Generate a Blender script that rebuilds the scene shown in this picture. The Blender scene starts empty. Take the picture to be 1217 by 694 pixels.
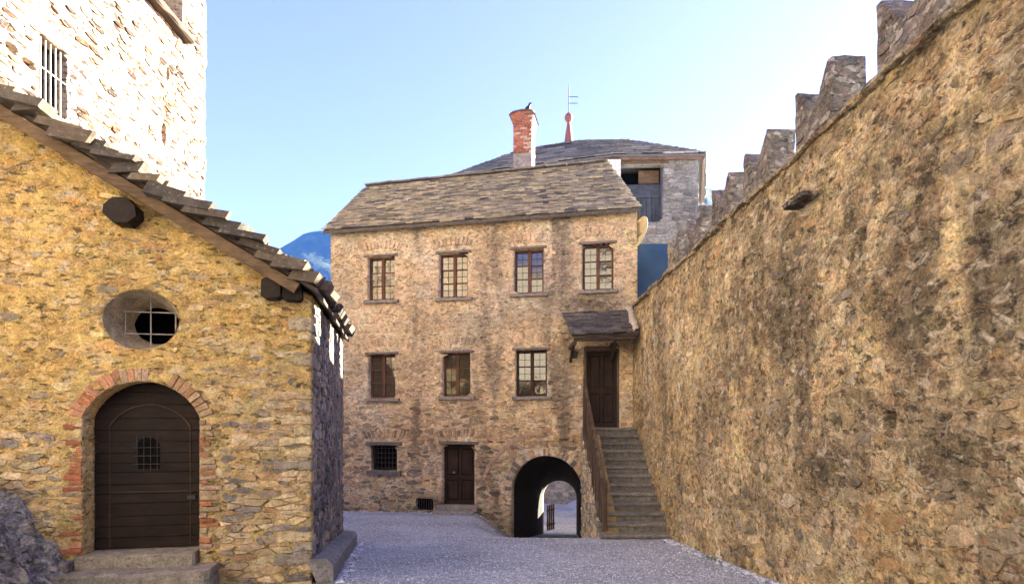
import bpy, bmesh, math, random
import numpy as np
from mathutils import Vector, Matrix

random.seed(7)
SC = bpy.context.scene
COL = SC.collection

# ------------------------------------------------------------------ camera
F = 700.0                      # focal length in photo pixels (photo 1217 x 694)
CX, HY = 608.5, 495.0          # principal column, horizon row
cam_d = bpy.data.cameras.new('camera')
cam_d.sensor_width = 36.0
cam_d.lens = F / 1217.0 * 36.0
cam_d.shift_y = (HY - 347.0) / 1217.0
cam_d.clip_start = 0.1
cam_d.clip_end = 20000
cam = bpy.data.objects.new('camera', cam_d)
COL.objects.link(cam)
cam.location = (0, 0, 0)
cam.rotation_euler = (math.radians(90), 0, 0)
SC.camera = cam

# ------------------------------------------------------------------ sun, sky, exposure
SUN_A = math.radians(27)       # from +X towards +Y
SUN_EL = math.radians(20.5)
s_dir = Vector((math.cos(SUN_EL) * math.cos(SUN_A), math.cos(SUN_EL) * math.sin(SUN_A), math.sin(SUN_EL)))
sun_d = bpy.data.lights.new('sun', 'SUN')
sun_d.energy = 5.0
sun_d.angle = math.radians(0.5)
sun_d.color = (1.0, 0.925, 0.81)
sun = bpy.data.objects.new('sun', sun_d)
COL.objects.link(sun)
sun.rotation_euler = (-s_dir).to_track_quat('-Z', 'Y').to_euler()
sun.location = (20, 20, 30)

w = bpy.data.worlds.new('World')
SC.world = w
w.use_nodes = True
wn = w.node_tree
wn.nodes.clear()
sky = wn.nodes.new('ShaderNodeTexSky')
sky.sky_type = 'NISHITA'
sky.sun_disc = False
sky.sun_elevation = SUN_EL
sky.sun_rotation = math.radians(90) - SUN_A
sky.altitude = 300
sky.air_density = 1.0
sky.dust_density = 0.7
sky.ozone_density = 4.0
bg = wn.nodes.new('ShaderNodeBackground')
bg.inputs['Strength'].default_value = 0.05
wo = wn.nodes.new('ShaderNodeOutputWorld')
skt = wn.nodes.new('ShaderNodeMix')
skt.data_type = 'RGBA'; skt.blend_type = 'MULTIPLY'
skt.inputs[0].default_value = 1.0
skt.inputs[7].default_value = (0.78, 0.615, 0.86, 1)
shs = wn.nodes.new('ShaderNodeHueSaturation')
shs.inputs['Saturation'].default_value = 0.84
wn.links.new(sky.outputs[0], shs.inputs['Color'])
wn.links.new(shs.outputs[0], skt.inputs[6])
wn.links.new(skt.outputs[2], bg.inputs[0])
wn.links.new(bg.outputs[0], wo.inputs[0])

vs = SC.view_settings
vs.view_transform = 'Standard'
vs.look = 'None'
vs.gamma = 1.0
vs.use_curve_mapping = False
vs.exposure = 3.7
vs.use_white_balance = True
vs.white_balance_temperature = 6500
vs.white_balance_tint = 5
SC.cycles.max_bounces = 10
SC.cycles.diffuse_bounces = 6

# ------------------------------------------------------------------ helpers
WL = {}                         # world location of every object built


def link(name, data, loc, parent, label=None, cat=None, group=None, kind=None):
    o = bpy.data.objects.new(name, data)
    COL.objects.link(o)
    loc = Vector(loc)
    if parent is not None:
        o.parent = parent
        o.location = loc - WL[parent.name]
    else:
        o.location = loc
    WL[o.name] = loc
    if label: o['label'] = label
    if cat: o['category'] = cat
    if group: o['group'] = group
    if kind: o['kind'] = kind
    return o


def thing(name, loc, label, cat, group=None):
    return link(name, None, loc, None, label, cat, group)


def mesh(name, V, Fc, mat, parent=None, tint=None, smooth=False, **kw):
    V = np.asarray(V, dtype=float).reshape(-1, 3)
    c = (V.min(0) + V.max(0)) / 2
    me = bpy.data.meshes.new(name)
    me.from_pydata((V - c).tolist(), [], Fc)
    if tint is not None:
        t = np.asarray(tint, dtype=float)
        if t.ndim == 1:
            t = np.tile(t, (len(V), 1))
        a = me.attributes.new('tint', 'FLOAT_COLOR', 'POINT')
        a.data.foreach_set('color', np.concatenate([t, np.ones((len(t), 1))], 1).astype(np.float32).ravel())
    if smooth:
        me.shade_smooth()
    me.materials.append(mat)
    me.update()
    return link(name, me, c, parent, **kw)


class MB:
    """collects verts / faces / tint of one mesh"""
    def __init__(s): s.V = []; s.F = []; s.T = []; s.n = 0
    def add(s, V, Fc, t=(0.3, 0.3, 0.3)):
        V = np.asarray(V, dtype=float).reshape(-1, 3)
        s.V.append(V); s.F += [[i + s.n for i in f] for f in Fc]
        t = np.asarray(t, dtype=float)
        s.T.append(np.tile(t, (len(V), 1)) if t.ndim == 1 else t)
        s.n += len(V)
        return s
    def build(s, name, mat, parent=None, smooth=False, **kw):
        return mesh(name, np.concatenate(s.V), s.F, mat, parent, np.concatenate(s.T), smooth, **kw)


class Frame:
    def __init__(s, O, U, N):
        s.O = np.array(O, float); s.U = np.array(U, float); s.U /= np.linalg.norm(s.U)
        s.N = np.array(N, float); s.N /= np.linalg.norm(s.N)
    def p(s, u, v, d=0.0):
        u = np.asarray(u, float)[..., None]; v = np.asarray(v, float)[..., None]; d = np.asarray(d, float)[..., None]
        return s.O + u * s.U + v * np.array([0, 0, 1.0]) + d * s.N
    def px(s, x, y, d=0.0):
        """pixel of the photograph -> (u, v) on the wall plane (offset d)"""
        r = np.array([(x - CX) / F, 1.0, (HY - y) / F])
        O = s.O + d * s.N
        t = (O @ s.N) / (r @ s.N)
        q = r * t - O
        return float(q @ s.U), float(q[2])
    def rect(s, x0, x1, y0, y1, d=0.0):
        a = s.px(x0, (y0 + y1) / 2, d)[0]; b = s.px(x1, (y0 + y1) / 2, d)[0]
        m = (x0 + x1) / 2
        return min(a, b), max(a, b), s.px(m, y1, d)[1], s.px(m, y0, d)[1]


def pix(x, y, Y):
    return np.array([(x - CX) / F * Y, Y, (HY - y) / F * Y])


def vnoise(x, y, seed=0):
    x = np.asarray(x, float); y = np.asarray(y, float)
    xi = np.floor(x).astype(np.int64); yi = np.floor(y).astype(np.int64)
    fx = x - xi; fy = y - yi
    fx = fx * fx * (3 - 2 * fx); fy = fy * fy * (3 - 2 * fy)
    def h(a, b):
        k = (a * 374761393 + b * 668265263 + seed * 974634777) & 0xffffffff
        k = ((k ^ (k >> 13)) * 1274126177) & 0xffffffff
        k = ((k ^ (k >> 16)) * 2246822519) & 0xffffffff
        return ((k ^ (k >> 15)) & 0xffffff) / float(0xffffff)
    return (h(xi, yi) * (1 - fx) + h(xi + 1, yi) * fx) * (1 - fy) + (h(xi, yi + 1) * (1 - fx) + h(xi + 1, yi + 1) * fx) * fy


def fbm(x, y, octv=4, seed=0):
    s = 0; a = 0.5; t = 0
    for k in range(octv):
        s = s + a * vnoise(np.asarray(x) * 2 ** k + 17.3 * k, np.asarray(y) * 2 ** k + 5.1 * k, seed + k)
        t += a; a *= 0.5
    return s / t


def sstep(a, b, x):
    t = np.clip((np.asarray(x, float) - a) / (b - a), 0, 1)
    return t * t * (3 - 2 * t)


def mixc(a, b, f):
    f = np.asarray(f, float)[..., None]
    return np.asarray(a) * (1 - f) + np.asarray(b) * f


# ------------------------------------------------------------------ materials
class NT:
    def __init__(s, name):
        s.m = bpy.data.materials.new(name); s.m.use_nodes = True
        s.t = s.m.node_tree; s.t.nodes.clear()
        s.out = s.t.nodes.new('ShaderNodeOutputMaterial')
    def n(s, typ, ins=None, **props):
        nd = s.t.nodes.new(typ)
        for k, v in props.items(): setattr(nd, k, v)
        for k, v in (ins or {}).items():
            if isinstance(v, bpy.types.NodeSocket): s.t.links.new(v, nd.inputs[k])
            else: nd.inputs[k].default_value = v
        return nd
    def mul(s, a, b, typ='MULTIPLY', fac=1.0):
        nd = s.t.nodes.new('ShaderNodeMix'); nd.data_type = 'RGBA'; nd.blend_type = typ
        for i, v in ((0, fac), (6, a), (7, b)):
            if isinstance(v, bpy.types.NodeSocket): s.t.links.new(v, nd.inputs[i])
            else: nd.inputs[i].default_value = v
        return nd.outputs[2]
    def ramp(s, fac, stops):
        nd = s.t.nodes.new('ShaderNodeValToRGB'); s.t.links.new(fac, nd.inputs[0])
        e = nd.color_ramp.elements
        while len(e) < len(stops): e.new(0.5)
        for el, (p, c) in zip(e, stops):
            el.position = p; el.color = (c, c, c, 1) if not isinstance(c, tuple) else (*c, 1)
        return nd.outputs[0]
    def math(s, op, a, b=0.0):
        nd = s.t.nodes.new('ShaderNodeMath'); nd.operation = op
        for i, v in ((0, a), (1, b)):
            if isinstance(v, bpy.types.NodeSocket): s.t.links.new(v, nd.inputs[i])
            else: nd.inputs[i].default_value = v
        return nd.outputs[0]
    def pos(s, scale=(1, 1, 1)):
        g = s.n('ShaderNodeNewGeometry')
        mp = s.n('ShaderNodeMapping', {'Vector': g.outputs['Position'], 'Scale': scale})
        return mp.outputs[0]
    def finish(s, color, rough=0.9, height=None, bstr=0.5, bdist=0.02, spec=0.25, metal=0.0):
        b = s.n('ShaderNodeBsdfPrincipled', {'Roughness': rough, 'Specular IOR Level': spec, 'Metallic': metal})
        if isinstance(color, bpy.types.NodeSocket): s.t.links.new(color, b.inputs['Base Color'])
        else: b.inputs['Base Color'].default_value = (*color, 1)
        if height is not None:
            bp = s.n('ShaderNodeBump', {'Strength': bstr, 'Distance': bdist, 'Height': height})
            s.t.links.new(bp.outputs[0], b.inputs['Normal'])
        s.t.links.new(b.outputs[0], s.out.inputs[0])
        return s.m


def mat_masonry(name, scale=1.0, contrast=0.45, bdist=0.02, bstr=0.8, rough=0.92, chips=0.0, chip_scale=9.0, gap_dark=0.0, show_lo=0.40, gap_lo=0.565, gap_scale=6.5, gap_z=2.6, gap_col=(0.045, 0.024, 0.014), lime=0.0, lime_col=(0.78, 0.70, 0.56)):
    m = NT(name)
    at = m.n('ShaderNodeAttribute', attribute_name='tint')
    p = m.pos()
    n1 = m.n('ShaderNodeTexNoise', {'Vector': p, 'Scale': 9 * scale, 'Detail': 8, 'Roughness': 0.68}).outputs[0]
    n2 = m.n('ShaderNodeTexNoise', {'Vector': p, 'Scale': 42 * scale, 'Detail': 6, 'Roughness': 0.7}).outputs[0]
    n3 = m.n('ShaderNodeTexNoise', {'Vector': m.pos((1, 1, 2.2)), 'Scale': 3.3 * scale, 'Detail': 5, 'Roughness': 0.6}).outputs[1]
    v1 = m.ramp(n1, [(0.3, 1 - contrast), (0.7, 1 + contrast * 0.75)])
    v2 = m.ramp(n2, [(0.32, 1 - contrast * 0.9), (0.62, 1 + contrast * 0.5)])
    c = m.mul(at.outputs['Color'], v1)
    c = m.mul(c, v2)
    c = m.mul(c, m.mul(n3, (2, 2, 2, 1)), fac=0.14)
    h = m.math('ADD', m.math('MULTIPLY', n1, 0.7), m.math('MULTIPLY', n2, 0.45))
    if chips > 0:
        # small angular stone chips bedded in the mortar, bared in patches
        wv = m.n('ShaderNodeTexNoise', {'Vector': p, 'Scale': 7.0, 'Detail': 4}).outputs[1]
        off = m.n('ShaderNodeVectorMath', {0: wv, 1: (0.5, 0.5, 0.5)}, operation='SUBTRACT').outputs[0]
        off = m.n('ShaderNodeVectorMath', {0: off, 'Scale': 0.16}, operation='SCALE').outputs[0]
        q = m.n('ShaderNodeVectorMath', {0: p, 1: off}, operation='ADD').outputs[0]
        q = m.n('ShaderNodeMapping', {'Vector': q, 'Scale': (1, 1, 2.4)}).outputs[0]
        vo = m.n('ShaderNodeTexVoronoi', {'Vector': q, 'Scale': chip_scale, 'Randomness': 1.0})
        ve = m.n('ShaderNodeTexVoronoi', {'Vector': q, 'Scale': chip_scale, 'Randomness': 1.0}, feature='DISTANCE_TO_EDGE')
        vv = m.n('ShaderNodeSeparateColor', {0: vo.outputs['Color']}).outputs
        show = m.ramp(m.n('ShaderNodeTexNoise', {'Vector': m.pos((1, 1, 1.6)), 'Scale': 2.6, 'Detail': 7, 'Roughness': 0.72}).outputs[0], [(show_lo, 0.0), (show_lo + 0.18, 1.0)])
        edge = m.ramp(ve.outputs[0], [(0.03, 0.0), (0.13, 1.0)])
        body = m.math('MULTIPLY', show, edge)
        cc = m.mul(c, m.ramp(vv[0], [(0.0, (0.30, 0.29, 0.29)), (0.3, (0.62, 0.58, 0.54)), (0.6, (0.95, 0.9, 0.85)), (0.8, (1.0, 0.80, 0.6)), (1.0, (1.3, 1.25, 1.2))]))
        c = m.mul(c, cc, 'MIX', m.math('MULTIPLY', body, chips))
        h = m.math('ADD', h, m.math('MULTIPLY', body, m.math('ADD', m.math('MULTIPLY', vv[1], 0.9), -0.15)))
    if lime > 0:
        lm = m.n('ShaderNodeTexNoise', {'Vector': m.pos((1, 1, 1.7)), 'Scale': 5.3, 'Detail': 8, 'Roughness': 0.72, 'Distortion': 0.6}).outputs[0]
        c = m.mul(c, (*lime_col, 1), 'MIX', m.math('MULTIPLY', m.ramp(lm, [(0.53, 0.0), (0.66, 1.0)]), lime))
    if gap_dark > 0:
        # open joints and flaked hollows: dirt and crevice shade painted as dark flecks
        gs = m.n('ShaderNodeTexNoise', {'Vector': m.pos((1, 1, gap_z)), 'Scale': gap_scale, 'Detail': 7, 'Roughness': 0.62}).outputs[0]
        sf = m.ramp(gs, [(gap_lo, 0.0), (gap_lo + 0.07, 1.0)])
        c = m.mul(c, (*gap_col, 1), 'MIX', m.math('MULTIPLY', sf, gap_dark))
        h = m.math('SUBTRACT', h, m.math('MULTIPLY', sf, 0.6))
    return m.finish(c, rough, h, bstr, bdist)


def mat_slate(name):
    m = NT(name)
    at = m.n('ShaderNodeAttribute', attribute_name='tint')
    n1 = m.n('ShaderNodeTexNoise', {'Vector': m.pos(), 'Scale': 7, 'Detail': 8, 'Roughness': 0.7}).outputs[0]
    n2 = m.n('ShaderNodeTexNoise', {'Vector': m.pos(), 'Scale': 60, 'Detail': 4}).outputs[0]
    lich = m.ramp(m.n('ShaderNodeTexNoise', {'Vector': m.pos(), 'Scale': 23, 'Detail': 5, 'Roughness': 0.7}).outputs[0], [(0.56, 0.0), (0.66, 1.0)])
    c = m.mul(at.outputs['Color'], m.ramp(n1, [(0.3, 0.55), (0.7, 1.35)]))
    c = m.mul(c, (0.34, 0.32, 0.25, 1), 'MIX', m.math('MULTIPLY', lich, 0.45))
    h = m.math('ADD', n1, m.math('MULTIPLY', n2, 0.35))
    return m.finish(c, 0.85, h, 0.6, 0.015)


def mat_wood(name, axis='z', rough=0.75):
    m = NT(name)
    at = m.n('ShaderNodeAttribute', attribute_name='tint')
    sc = {'z': (28, 28, 1.2), 'x': (1.5, 28, 28), 'y': (28, 1.5, 28)}[axis]
    n1 = m.n('ShaderNodeTexNoise', {'Vector': m.pos(sc), 'Scale': 1.0, 'Detail': 7, 'Roughness': 0.7}).outputs[0]
    n2 = m.n('ShaderNodeTexNoise', {'Vector': m.pos(), 'Scale': 4, 'Detail': 6}).outputs[0]
    c = m.mul(at.outputs['Color'], m.ramp(n1, [(0.3, 0.5), (0.7, 1.4)]))
    c = m.mul(c, m.ramp(n2, [(0.3, 0.7), (0.7, 1.25)]))
    return m.finish(c, rough, n1, 0.5, 0.008)


def mat_plain(name, col, rough=0.6, metal=0.0, nscale=14, spec=0.3, var=0.35, bd=0.004):
    m = NT(name)
    n1 = m.n('ShaderNodeTexNoise', {'Vector': m.pos(), 'Scale': nscale, 'Detail': 6, 'Roughness': 0.65}).outputs[0]
    c = m.mul((*col, 1), m.ramp(n1, [(0.3, 1 - var), (0.7, 1 + var * 0.8)]))
    return m.finish(c, rough, n1, 0.4, bd, spec, metal)


M = {}
M['stone'] = mat_masonry('rubble_masonry', gap_dark=0.55, gap_lo=0.61, gap_scale=11, gap_col=(.07, .055, .042))
M['mortar'] = mat_masonry('lime_mortar_rubble', 1.0, 0.42, 0.03, 1.0, chips=0.9, chip_scale=9.5, gap_dark=0.75, gap_lo=0.592, gap_scale=8.5, gap_z=2.8, gap_col=(.085, .065, .048), lime=0.55)
M['sunlit_mortar'] = mat_masonry('pale_lime_mortar', 1.0, 0.42, 0.03, 1.0, chips=1.0, chip_scale=7.0, gap_dark=0.93)
M['sunlit_stone'] = mat_masonry('pale_field_stone', 1.0, 0.6, 0.02, 1.0, gap_dark=0.9)
M['rough'] = mat_masonry('weathered_render', 0.8, 0.6, 0.06, 1.0, chips=0.85, chip_scale=7.5, show_lo=0.38, gap_dark=0.75, gap_lo=0.59, gap_scale=8, gap_z=1.6, gap_col=(.085, .066, .046), lime=0.72, lime_col=(.78, .67, .46))
M['rough_stone'] = mat_masonry('weathered_field_stone', 1.3, 0.5, 0.025, 1.0, gap_dark=0.5, gap_lo=0.6, gap_scale=11, gap_z=1.6, gap_col=(.08, .065, .048))
M['brick'] = mat_masonry('old_brick', 2.0, 0.5, 0.012, 0.8)
M['slate'] = mat_slate('stone_slate')
M['wood_v'] = mat_wood('wood_vertical_grain', 'z')
M['wood_h'] = mat_wood('wood_horizontal_grain', 'x')
M['wood_y'] = mat_wood('wood_depth_grain', 'y')
M['iron'] = mat_plain('wrought_iron', (0.05, 0.05, 0.052), 0.55, 0.4)
M['iron_light'] = mat_plain('weathered_bars', (0.30, 0.28, 0.26), 0.6, 0.2)
M['dark'] = mat_plain('dark_interior', (0.006, 0.0055, 0.005), 0.95, spec=0.05)  # near-black colour paints the shade of unlit interiors and openings
M['white'] = mat_plain('white_enamel', (0.75, 0.74, 0.70), 0.5)
M['blue'] = mat_plain('blue_painted_sheet', (0.006, 0.032, 0.085), 0.5, 0.0, 3, 0.4, 0.25)
M['cream'] = mat_plain('cream_plastic', (0.62, 0.52, 0.28), 0.55, 0, 6, 0.4, 0.2)
M['redpaint'] = mat_plain('red_copper_paint', (0.30, 0.10, 0.07), 0.5, 0.1)
M['feather'] = mat_plain('black_feathers', (0.012, 0.012, 0.015), 0.5)
M['lead'] = mat_plain('lead_came', (0.10, 0.10, 0.10), 0.6, 0.3)


def mat_glass():
    m = NT('old_window_glass')
    n = m.n('ShaderNodeTexNoise', {'Vector': m.pos(), 'Scale': 5, 'Detail': 2}).outputs[0]
    bp = m.n('ShaderNodeBump', {'Strength': 0.12, 'Distance': 0.02, 'Height': n})
    g = m.n('ShaderNodeBsdfGlossy', {'Color': (0.95, 0.95, 0.93, 1), 'Roughness': 0.04, 'Normal': bp.outputs[0]})
    d = m.n('ShaderNodeBsdfDiffuse', {'Color': (0.06, 0.045, 0.025, 1)})
    mx = m.n('ShaderNodeMixShader', {0: 0.12, 1: d.outputs[0], 2: g.outputs[0]})
    m.t.links.new(mx.outputs[0], m.out.inputs[0])
    return m.m
M['glass'] = mat_glass()


def mat_gravel():
    m = NT('gravel_ground')
    p = m.pos()
    v = m.n('ShaderNodeTexVoronoi', {'Vector': p, 'Scale': 58, 'Randomness': 1.0})
    v2 = m.n('ShaderNodeTexVoronoi', {'Vector': p, 'Scale': 85, 'Randomness': 1.0})
    n = m.n('ShaderNodeTexNoise', {'Vector': p, 'Scale': 0.7, 'Detail': 5}).outputs[0]
    c = m.mul(m.ramp(v.outputs['Color'], [(0.1, (0.40, 0.42, 0.46)), (0.9, (0.82, 0.85, 0.90))]),
              m.ramp(v.outputs['Distance'], [(0.0, 1.1), (0.75, 0.55)]))
    n2 = m.n('ShaderNodeTexNoise', {'Vector': p, 'Scale': 9, 'Detail': 8, 'Roughness': 0.75}).outputs[0]
    c = m.mul(c, m.ramp(n, [(0.3, 0.72), (0.7, 1.15)]))
    c = m.mul(c, m.ramp(n2, [(0.35, 0.72), (0.65, 1.2)]))
    h = m.math('ADD', m.math('MULTIPLY', v.outputs['Distance'], -1.0), m.math('MULTIPLY', v2.outputs['Distance'], -0.5))
    return m.finish(c, 0.9, h, 0.8, 0.02)
M['gravel'] = mat_gravel()


def mat_pebble():
    m = NT('gravel_stones')
    at = m.n('ShaderNodeAttribute', attribute_name='tint')
    return m.finish(at.outputs['Color'], 0.85)
M['pebble'] = mat_pebble()


def mat_mountain():
    m = NT('forested_slope')
    p = m.pos()
    n1 = m.n('ShaderNodeTexNoise', {'Vector': p, 'Scale': 0.03, 'Detail': 8, 'Roughness': 0.7}).outputs[0]
    c = m.ramp(n1, [(0.35, (0.02, 0.035, 0.018)), (0.55, (0.045, 0.06, 0.03)), (0.75, (0.11, 0.10, 0.07))])
    return m.finish(c, 0.95, n1, 1.0, 8.0)
M['mountain'] = mat_mountain()


# ------------------------------------------------------------------ geometry builders
def box_vf(fr, u0, u1, v0, v1, d0, d1):
    c = [(u0, v0, d0), (u1, v0, d0), (u1, v1, d0), (u0, v1, d0), (u0, v0, d1), (u1, v0, d1), (u1, v1, d1), (u0, v1, d1)]
    a = np.array(c)
    V = fr.p(a[:, 0], a[:, 1], a[:, 2])
    Fc = [[3, 2, 1, 0], [4, 5, 6, 7], [0, 1, 5, 4], [1, 2, 6, 5], [2, 3, 7, 6], [3, 0, 4, 7]]
    if np.dot(np.cross(fr.U, [0, 0, 1]), fr.N) < 0:
        Fc = [f[::-1] for f in Fc]
    return V, Fc


WF = Frame((0, 0, 0), (1, 0, 0), (0, -1, 0))      # world axes: u = x, v = z, d = -y


def wbox(x0, x1, y0, y1, z0, z1):
    return box_vf(WF, x0, x1, z0, z1, -y1, -y0)


def beam_vf(a, b, wdt, hgt, up=(0, 0, 1), bev=0.012, seg=5, jit=0.004, rnd=random):
    """bevelled, slightly uneven squared timber from a to b"""
    a = np.array(a, float); b = np.array(b, float)
    t = b - a; L = np.linalg.norm(t); t /= L
    up = np.array(up, float); s = np.cross(t, up); s /= np.linalg.norm(s); q = np.cross(s, t)
    hw, hh = wdt / 2, hgt / 2
    prof = [(-hw + bev, -hh), (hw - bev, -hh), (hw, -hh + bev), (hw, hh - bev), (hw - bev, hh), (-hw + bev, hh), (-hw, hh - bev), (-hw, -hh + bev)]
    V = []; Fc = []
    n = seg + 1
    for i in range(n):
        o = a + t * L * i / seg
        for (x, y) in prof:
            V.append(o + s * (x + rnd.uniform(-jit, jit)) + q * (y + rnd.uniform(-jit, jit)))
    for i in range(seg):
        for k in range(8):
            Fc.append([i * 8 + k, i * 8 + (k + 1) % 8, (i + 1) * 8 + (k + 1) % 8, (i + 1) * 8 + k])
    Fc.append(list(range(8))[::-1]); Fc.append([seg * 8 + k for k in range(8)])
    return np.array(V), Fc


def prism_vf(fr, poly, d0, d1, inset=0.88, bulge=0.0, jit=0.0, rnd=random):
    """stone from a 2D outline: foot ring, shoulder ring, cap"""
    P = np.array(poly, float); n = len(P)
    area = 0.5 * np.sum(P[:, 0] * np.roll(P[:, 1], -1) - np.roll(P[:, 0], -1) * P[:, 1])
    if area < 0: P = P[::-1]
    c = P.mean(0)
    tu, tv = rnd.uniform(-jit, jit), rnd.uniform(-jit, jit)
    R1 = c + (P - c) * inset
    dd = d1 + (R1 - c) @ np.array([tu, tv]) + np.array([rnd.uniform(-1, 1) for _ in range(n)]) * jit * 0.05
    V = np.concatenate([fr.p(P[:, 0], P[:, 1], np.full(n, d0)), fr.p(R1[:, 0], R1[:, 1], dd), fr.p(c[:1], c[1:], np.array([d1 + bulge]))])
    Fc = []
    for k in range(n):
        j = (k + 1) % n
        Fc.append([k, j, n + j, n + k]); Fc.append([n + k, n + j, 2 * n])
    if np.dot(np.cross(fr.U, [0, 0, 1]), fr.N) < 0:
        Fc = [f[::-1] for f in Fc]
    return V, Fc


def slab_vf(fr, poly, d0, d1, bev=0.01):
    """flat-faced block with chamfered front edges and a closed back"""
    P = np.array(poly, float); n = len(P)
    area = 0.5 * np.sum(P[:, 0] * np.roll(P[:, 1], -1) - np.roll(P[:, 0], -1) * P[:, 1])
    if area < 0: P = P[::-1]
    c = P.mean(0)
    r = P - c; ln = np.linalg.norm(r, axis=1, keepdims=True)
    R1 = c + r * (1 - bev / np.maximum(ln, bev * 2) * 1.2)
    V = np.concatenate([fr.p(P[:, 0], P[:, 1], np.full(n, d0)), fr.p(P[:, 0], P[:, 1], np.full(n, d1 - bev)), fr.p(R1[:, 0], R1[:, 1], np.full(n, d1))])
    Fc = []
    for a in (0, n):
        for k in range(n):
            j = (k + 1) % n
            Fc.append([a + k, a + j, a + n + j, a + n + k])
    Fc.append([2 * n + k for k in range(n)]); Fc.append(list(range(n))[::-1])
    if np.dot(np.cross(fr.U, [0, 0, 1]), fr.N) < 0:
        Fc = [f[::-1] for f in Fc]
    return V, Fc


def rpoly(u0, u1, v0, v1, j=0.0, rnd=random):
    q = [(u0, v0), (u1, v0), (u1, v1), (u0, v1)]
    return [(a + rnd.uniform(-j, j), b + rnd.uniform(-j, j)) for a, b in q]


def rough_slab(u0, u1, v0, v1, j, rnd=random, n=6):
    """outline of a long hewn slab with uneven long edges"""
    P = []
    for k in range(n + 1): P.append((u0 + (u1 - u0) * k / n, v0 + rnd.uniform(-j, j)))
    for k in range(n + 1): P.append((u1 - (u1 - u0) * k / n, v1 + rnd.uniform(-j, j)))
    return P


def wall_sheet(name, fr, us, vs_, sdf, disp, tintf, depth, mat, parent, **kw):
    """uneven wall face with real openings; the rims are extruded back by depth"""
    us = np.asarray(us); vv = np.asarray(vs_)
    nu, nv = len(us), len(vv)
    Ug, Vg = np.meshgrid(us, vv, indexing='ij')
    U = Ug.ravel().copy(); Vv = Vg.ravel().copy()
    du = np.gradient(us); cell = np.repeat(du, nv)
    cell = np.maximum(cell, np.tile(np.gradient(vv), nu))
    S = sdf(U, Vv); e = 1e-3
    gx = (sdf(U + e, Vv) - sdf(U - e, Vv)) / (2 * e); gy = (sdf(U, Vv + e) - sdf(U, Vv - e)) / (2 * e)
    g2 = np.maximum(gx * gx + gy * gy, 1e-6)
    m = np.abs(S) < 0.75 * cell
    U = np.where(m, U - S * gx / g2, U); Vv = np.where(m, Vv - S * gy / g2, Vv)
    idx = np.arange(nu * nv).reshape(nu, nv)
    quads = np.stack([idx[:-1, :-1], idx[1:, :-1], idx[1:, 1:], idx[:-1, 1:]], -1).reshape(-1, 4)
    cs = sdf(U[quads].mean(1), Vv[quads].mean(1))
    quads = quads[cs > 0]
    used = np.unique(quads); remap = -np.ones(nu * nv, int); remap[used] = np.arange(len(used))
    quads = remap[quads]; U = U[used]; Vv = Vv[used]
    D = disp(U, Vv)
    P = fr.p(U, Vv, D)
    T = tintf(U, Vv)
    # boundary edges
    E = np.concatenate([quads[:, [0, 1]], quads[:, [1, 2]], quads[:, [2, 3]], quads[:, [3, 0]]])
    key = np.sort(E, 1); kk = key[:, 0] * (len(P) + 1) + key[:, 1]
    un, inv, cnt = np.unique(kk, return_inverse=True, return_counts=True)
    B = E[cnt[inv] == 1]
    bv = np.unique(B); bm = -np.ones(len(P), int); bm[bv] = np.arange(len(bv)) + len(P)
    P2 = fr.p(U[bv], Vv[bv], np.full(len(bv), -depth))
    rim = np.stack([B[:, 1], B[:, 0], bm[B[:, 0]], bm[B[:, 1]]], 1)
    Fc = np.concatenate([quads, rim])
    if np.dot(np.cross(fr.U, [0, 0, 1]), fr.N) < 0:
        Fc = Fc[:, ::-1]
    return mesh(name, np.concatenate([P, P2]), Fc.tolist(), mat, parent, np.concatenate([T, T[bv]]), True, **kw)


def clip_poly(P, a, b, c):
    """keep a*x + b*y <= c"""
    out = []
    n = len(P)
    for i in range(n):
        x0, y0 = P[i]; x1, y1 = P[(i + 1) % n]
        s0 = a * x0 + b * y0 - c; s1 = a * x1 + b * y1 - c
        if s0 <= 0: out.append((x0, y0))
        if (s0 < 0 < s1) or (s1 < 0 < s0):
            t = s0 / (s0 - s1); out.append((x0 + (x1 - x0) * t, y0 + (y1 - y0) * t))
    return out


def rubble(u0, u1, v0, v1, w_, h_, seed, wj=0.18, removal=0.14, shear=0.0):
    """irregular stones: power diagram of jittered, row-shifted seeds"""
    rn = random.Random(seed)
    nr = int((v1 - v0) / h_) + 3; nc = int((u1 - u0) / w_) + 3
    G = {}
    for r in range(-1, nr):
        off = rn.random()
        for c in range(-1, nc):
            if rn.random() < removal: continue
            G[(r, c)] = (c + off + rn.uniform(-.38, .38), r + rn.uniform(-.36, .36) + 0.25 * math.sin(c * 0.7 + r), rn.uniform(-wj, wj))
    out = []
    for (r, c), (x, y, wp) in G.items():
        if r < 0 or c < 0 or r > nr - 2 or c > nc - 2: continue
        P = [(x - 1.7, y - 1.5), (x + 1.7, y - 1.5), (x + 1.7, y + 1.5), (x - 1.7, y + 1.5)]
        for rr in range(r - 2, r + 3):
            for cc in range(c - 3, c + 4):
                if (rr, cc) == (r, c): continue
                q = G.get((rr, cc))
                if q is None: continue
                a, b = 2 * (q[0] - x), 2 * (q[1] - y)
                P = clip_poly(P, a, b, q[0] ** 2 + q[1] ** 2 - x * x - y * y - q[2] + wp)
                if len(P) < 3: break
            if len(P) < 3: break
        if len(P) >= 3:
            out.append(np.array([(u0 + p[0] * w_, v0 + p[1] * h_) for p in P]))
    return out


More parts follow.
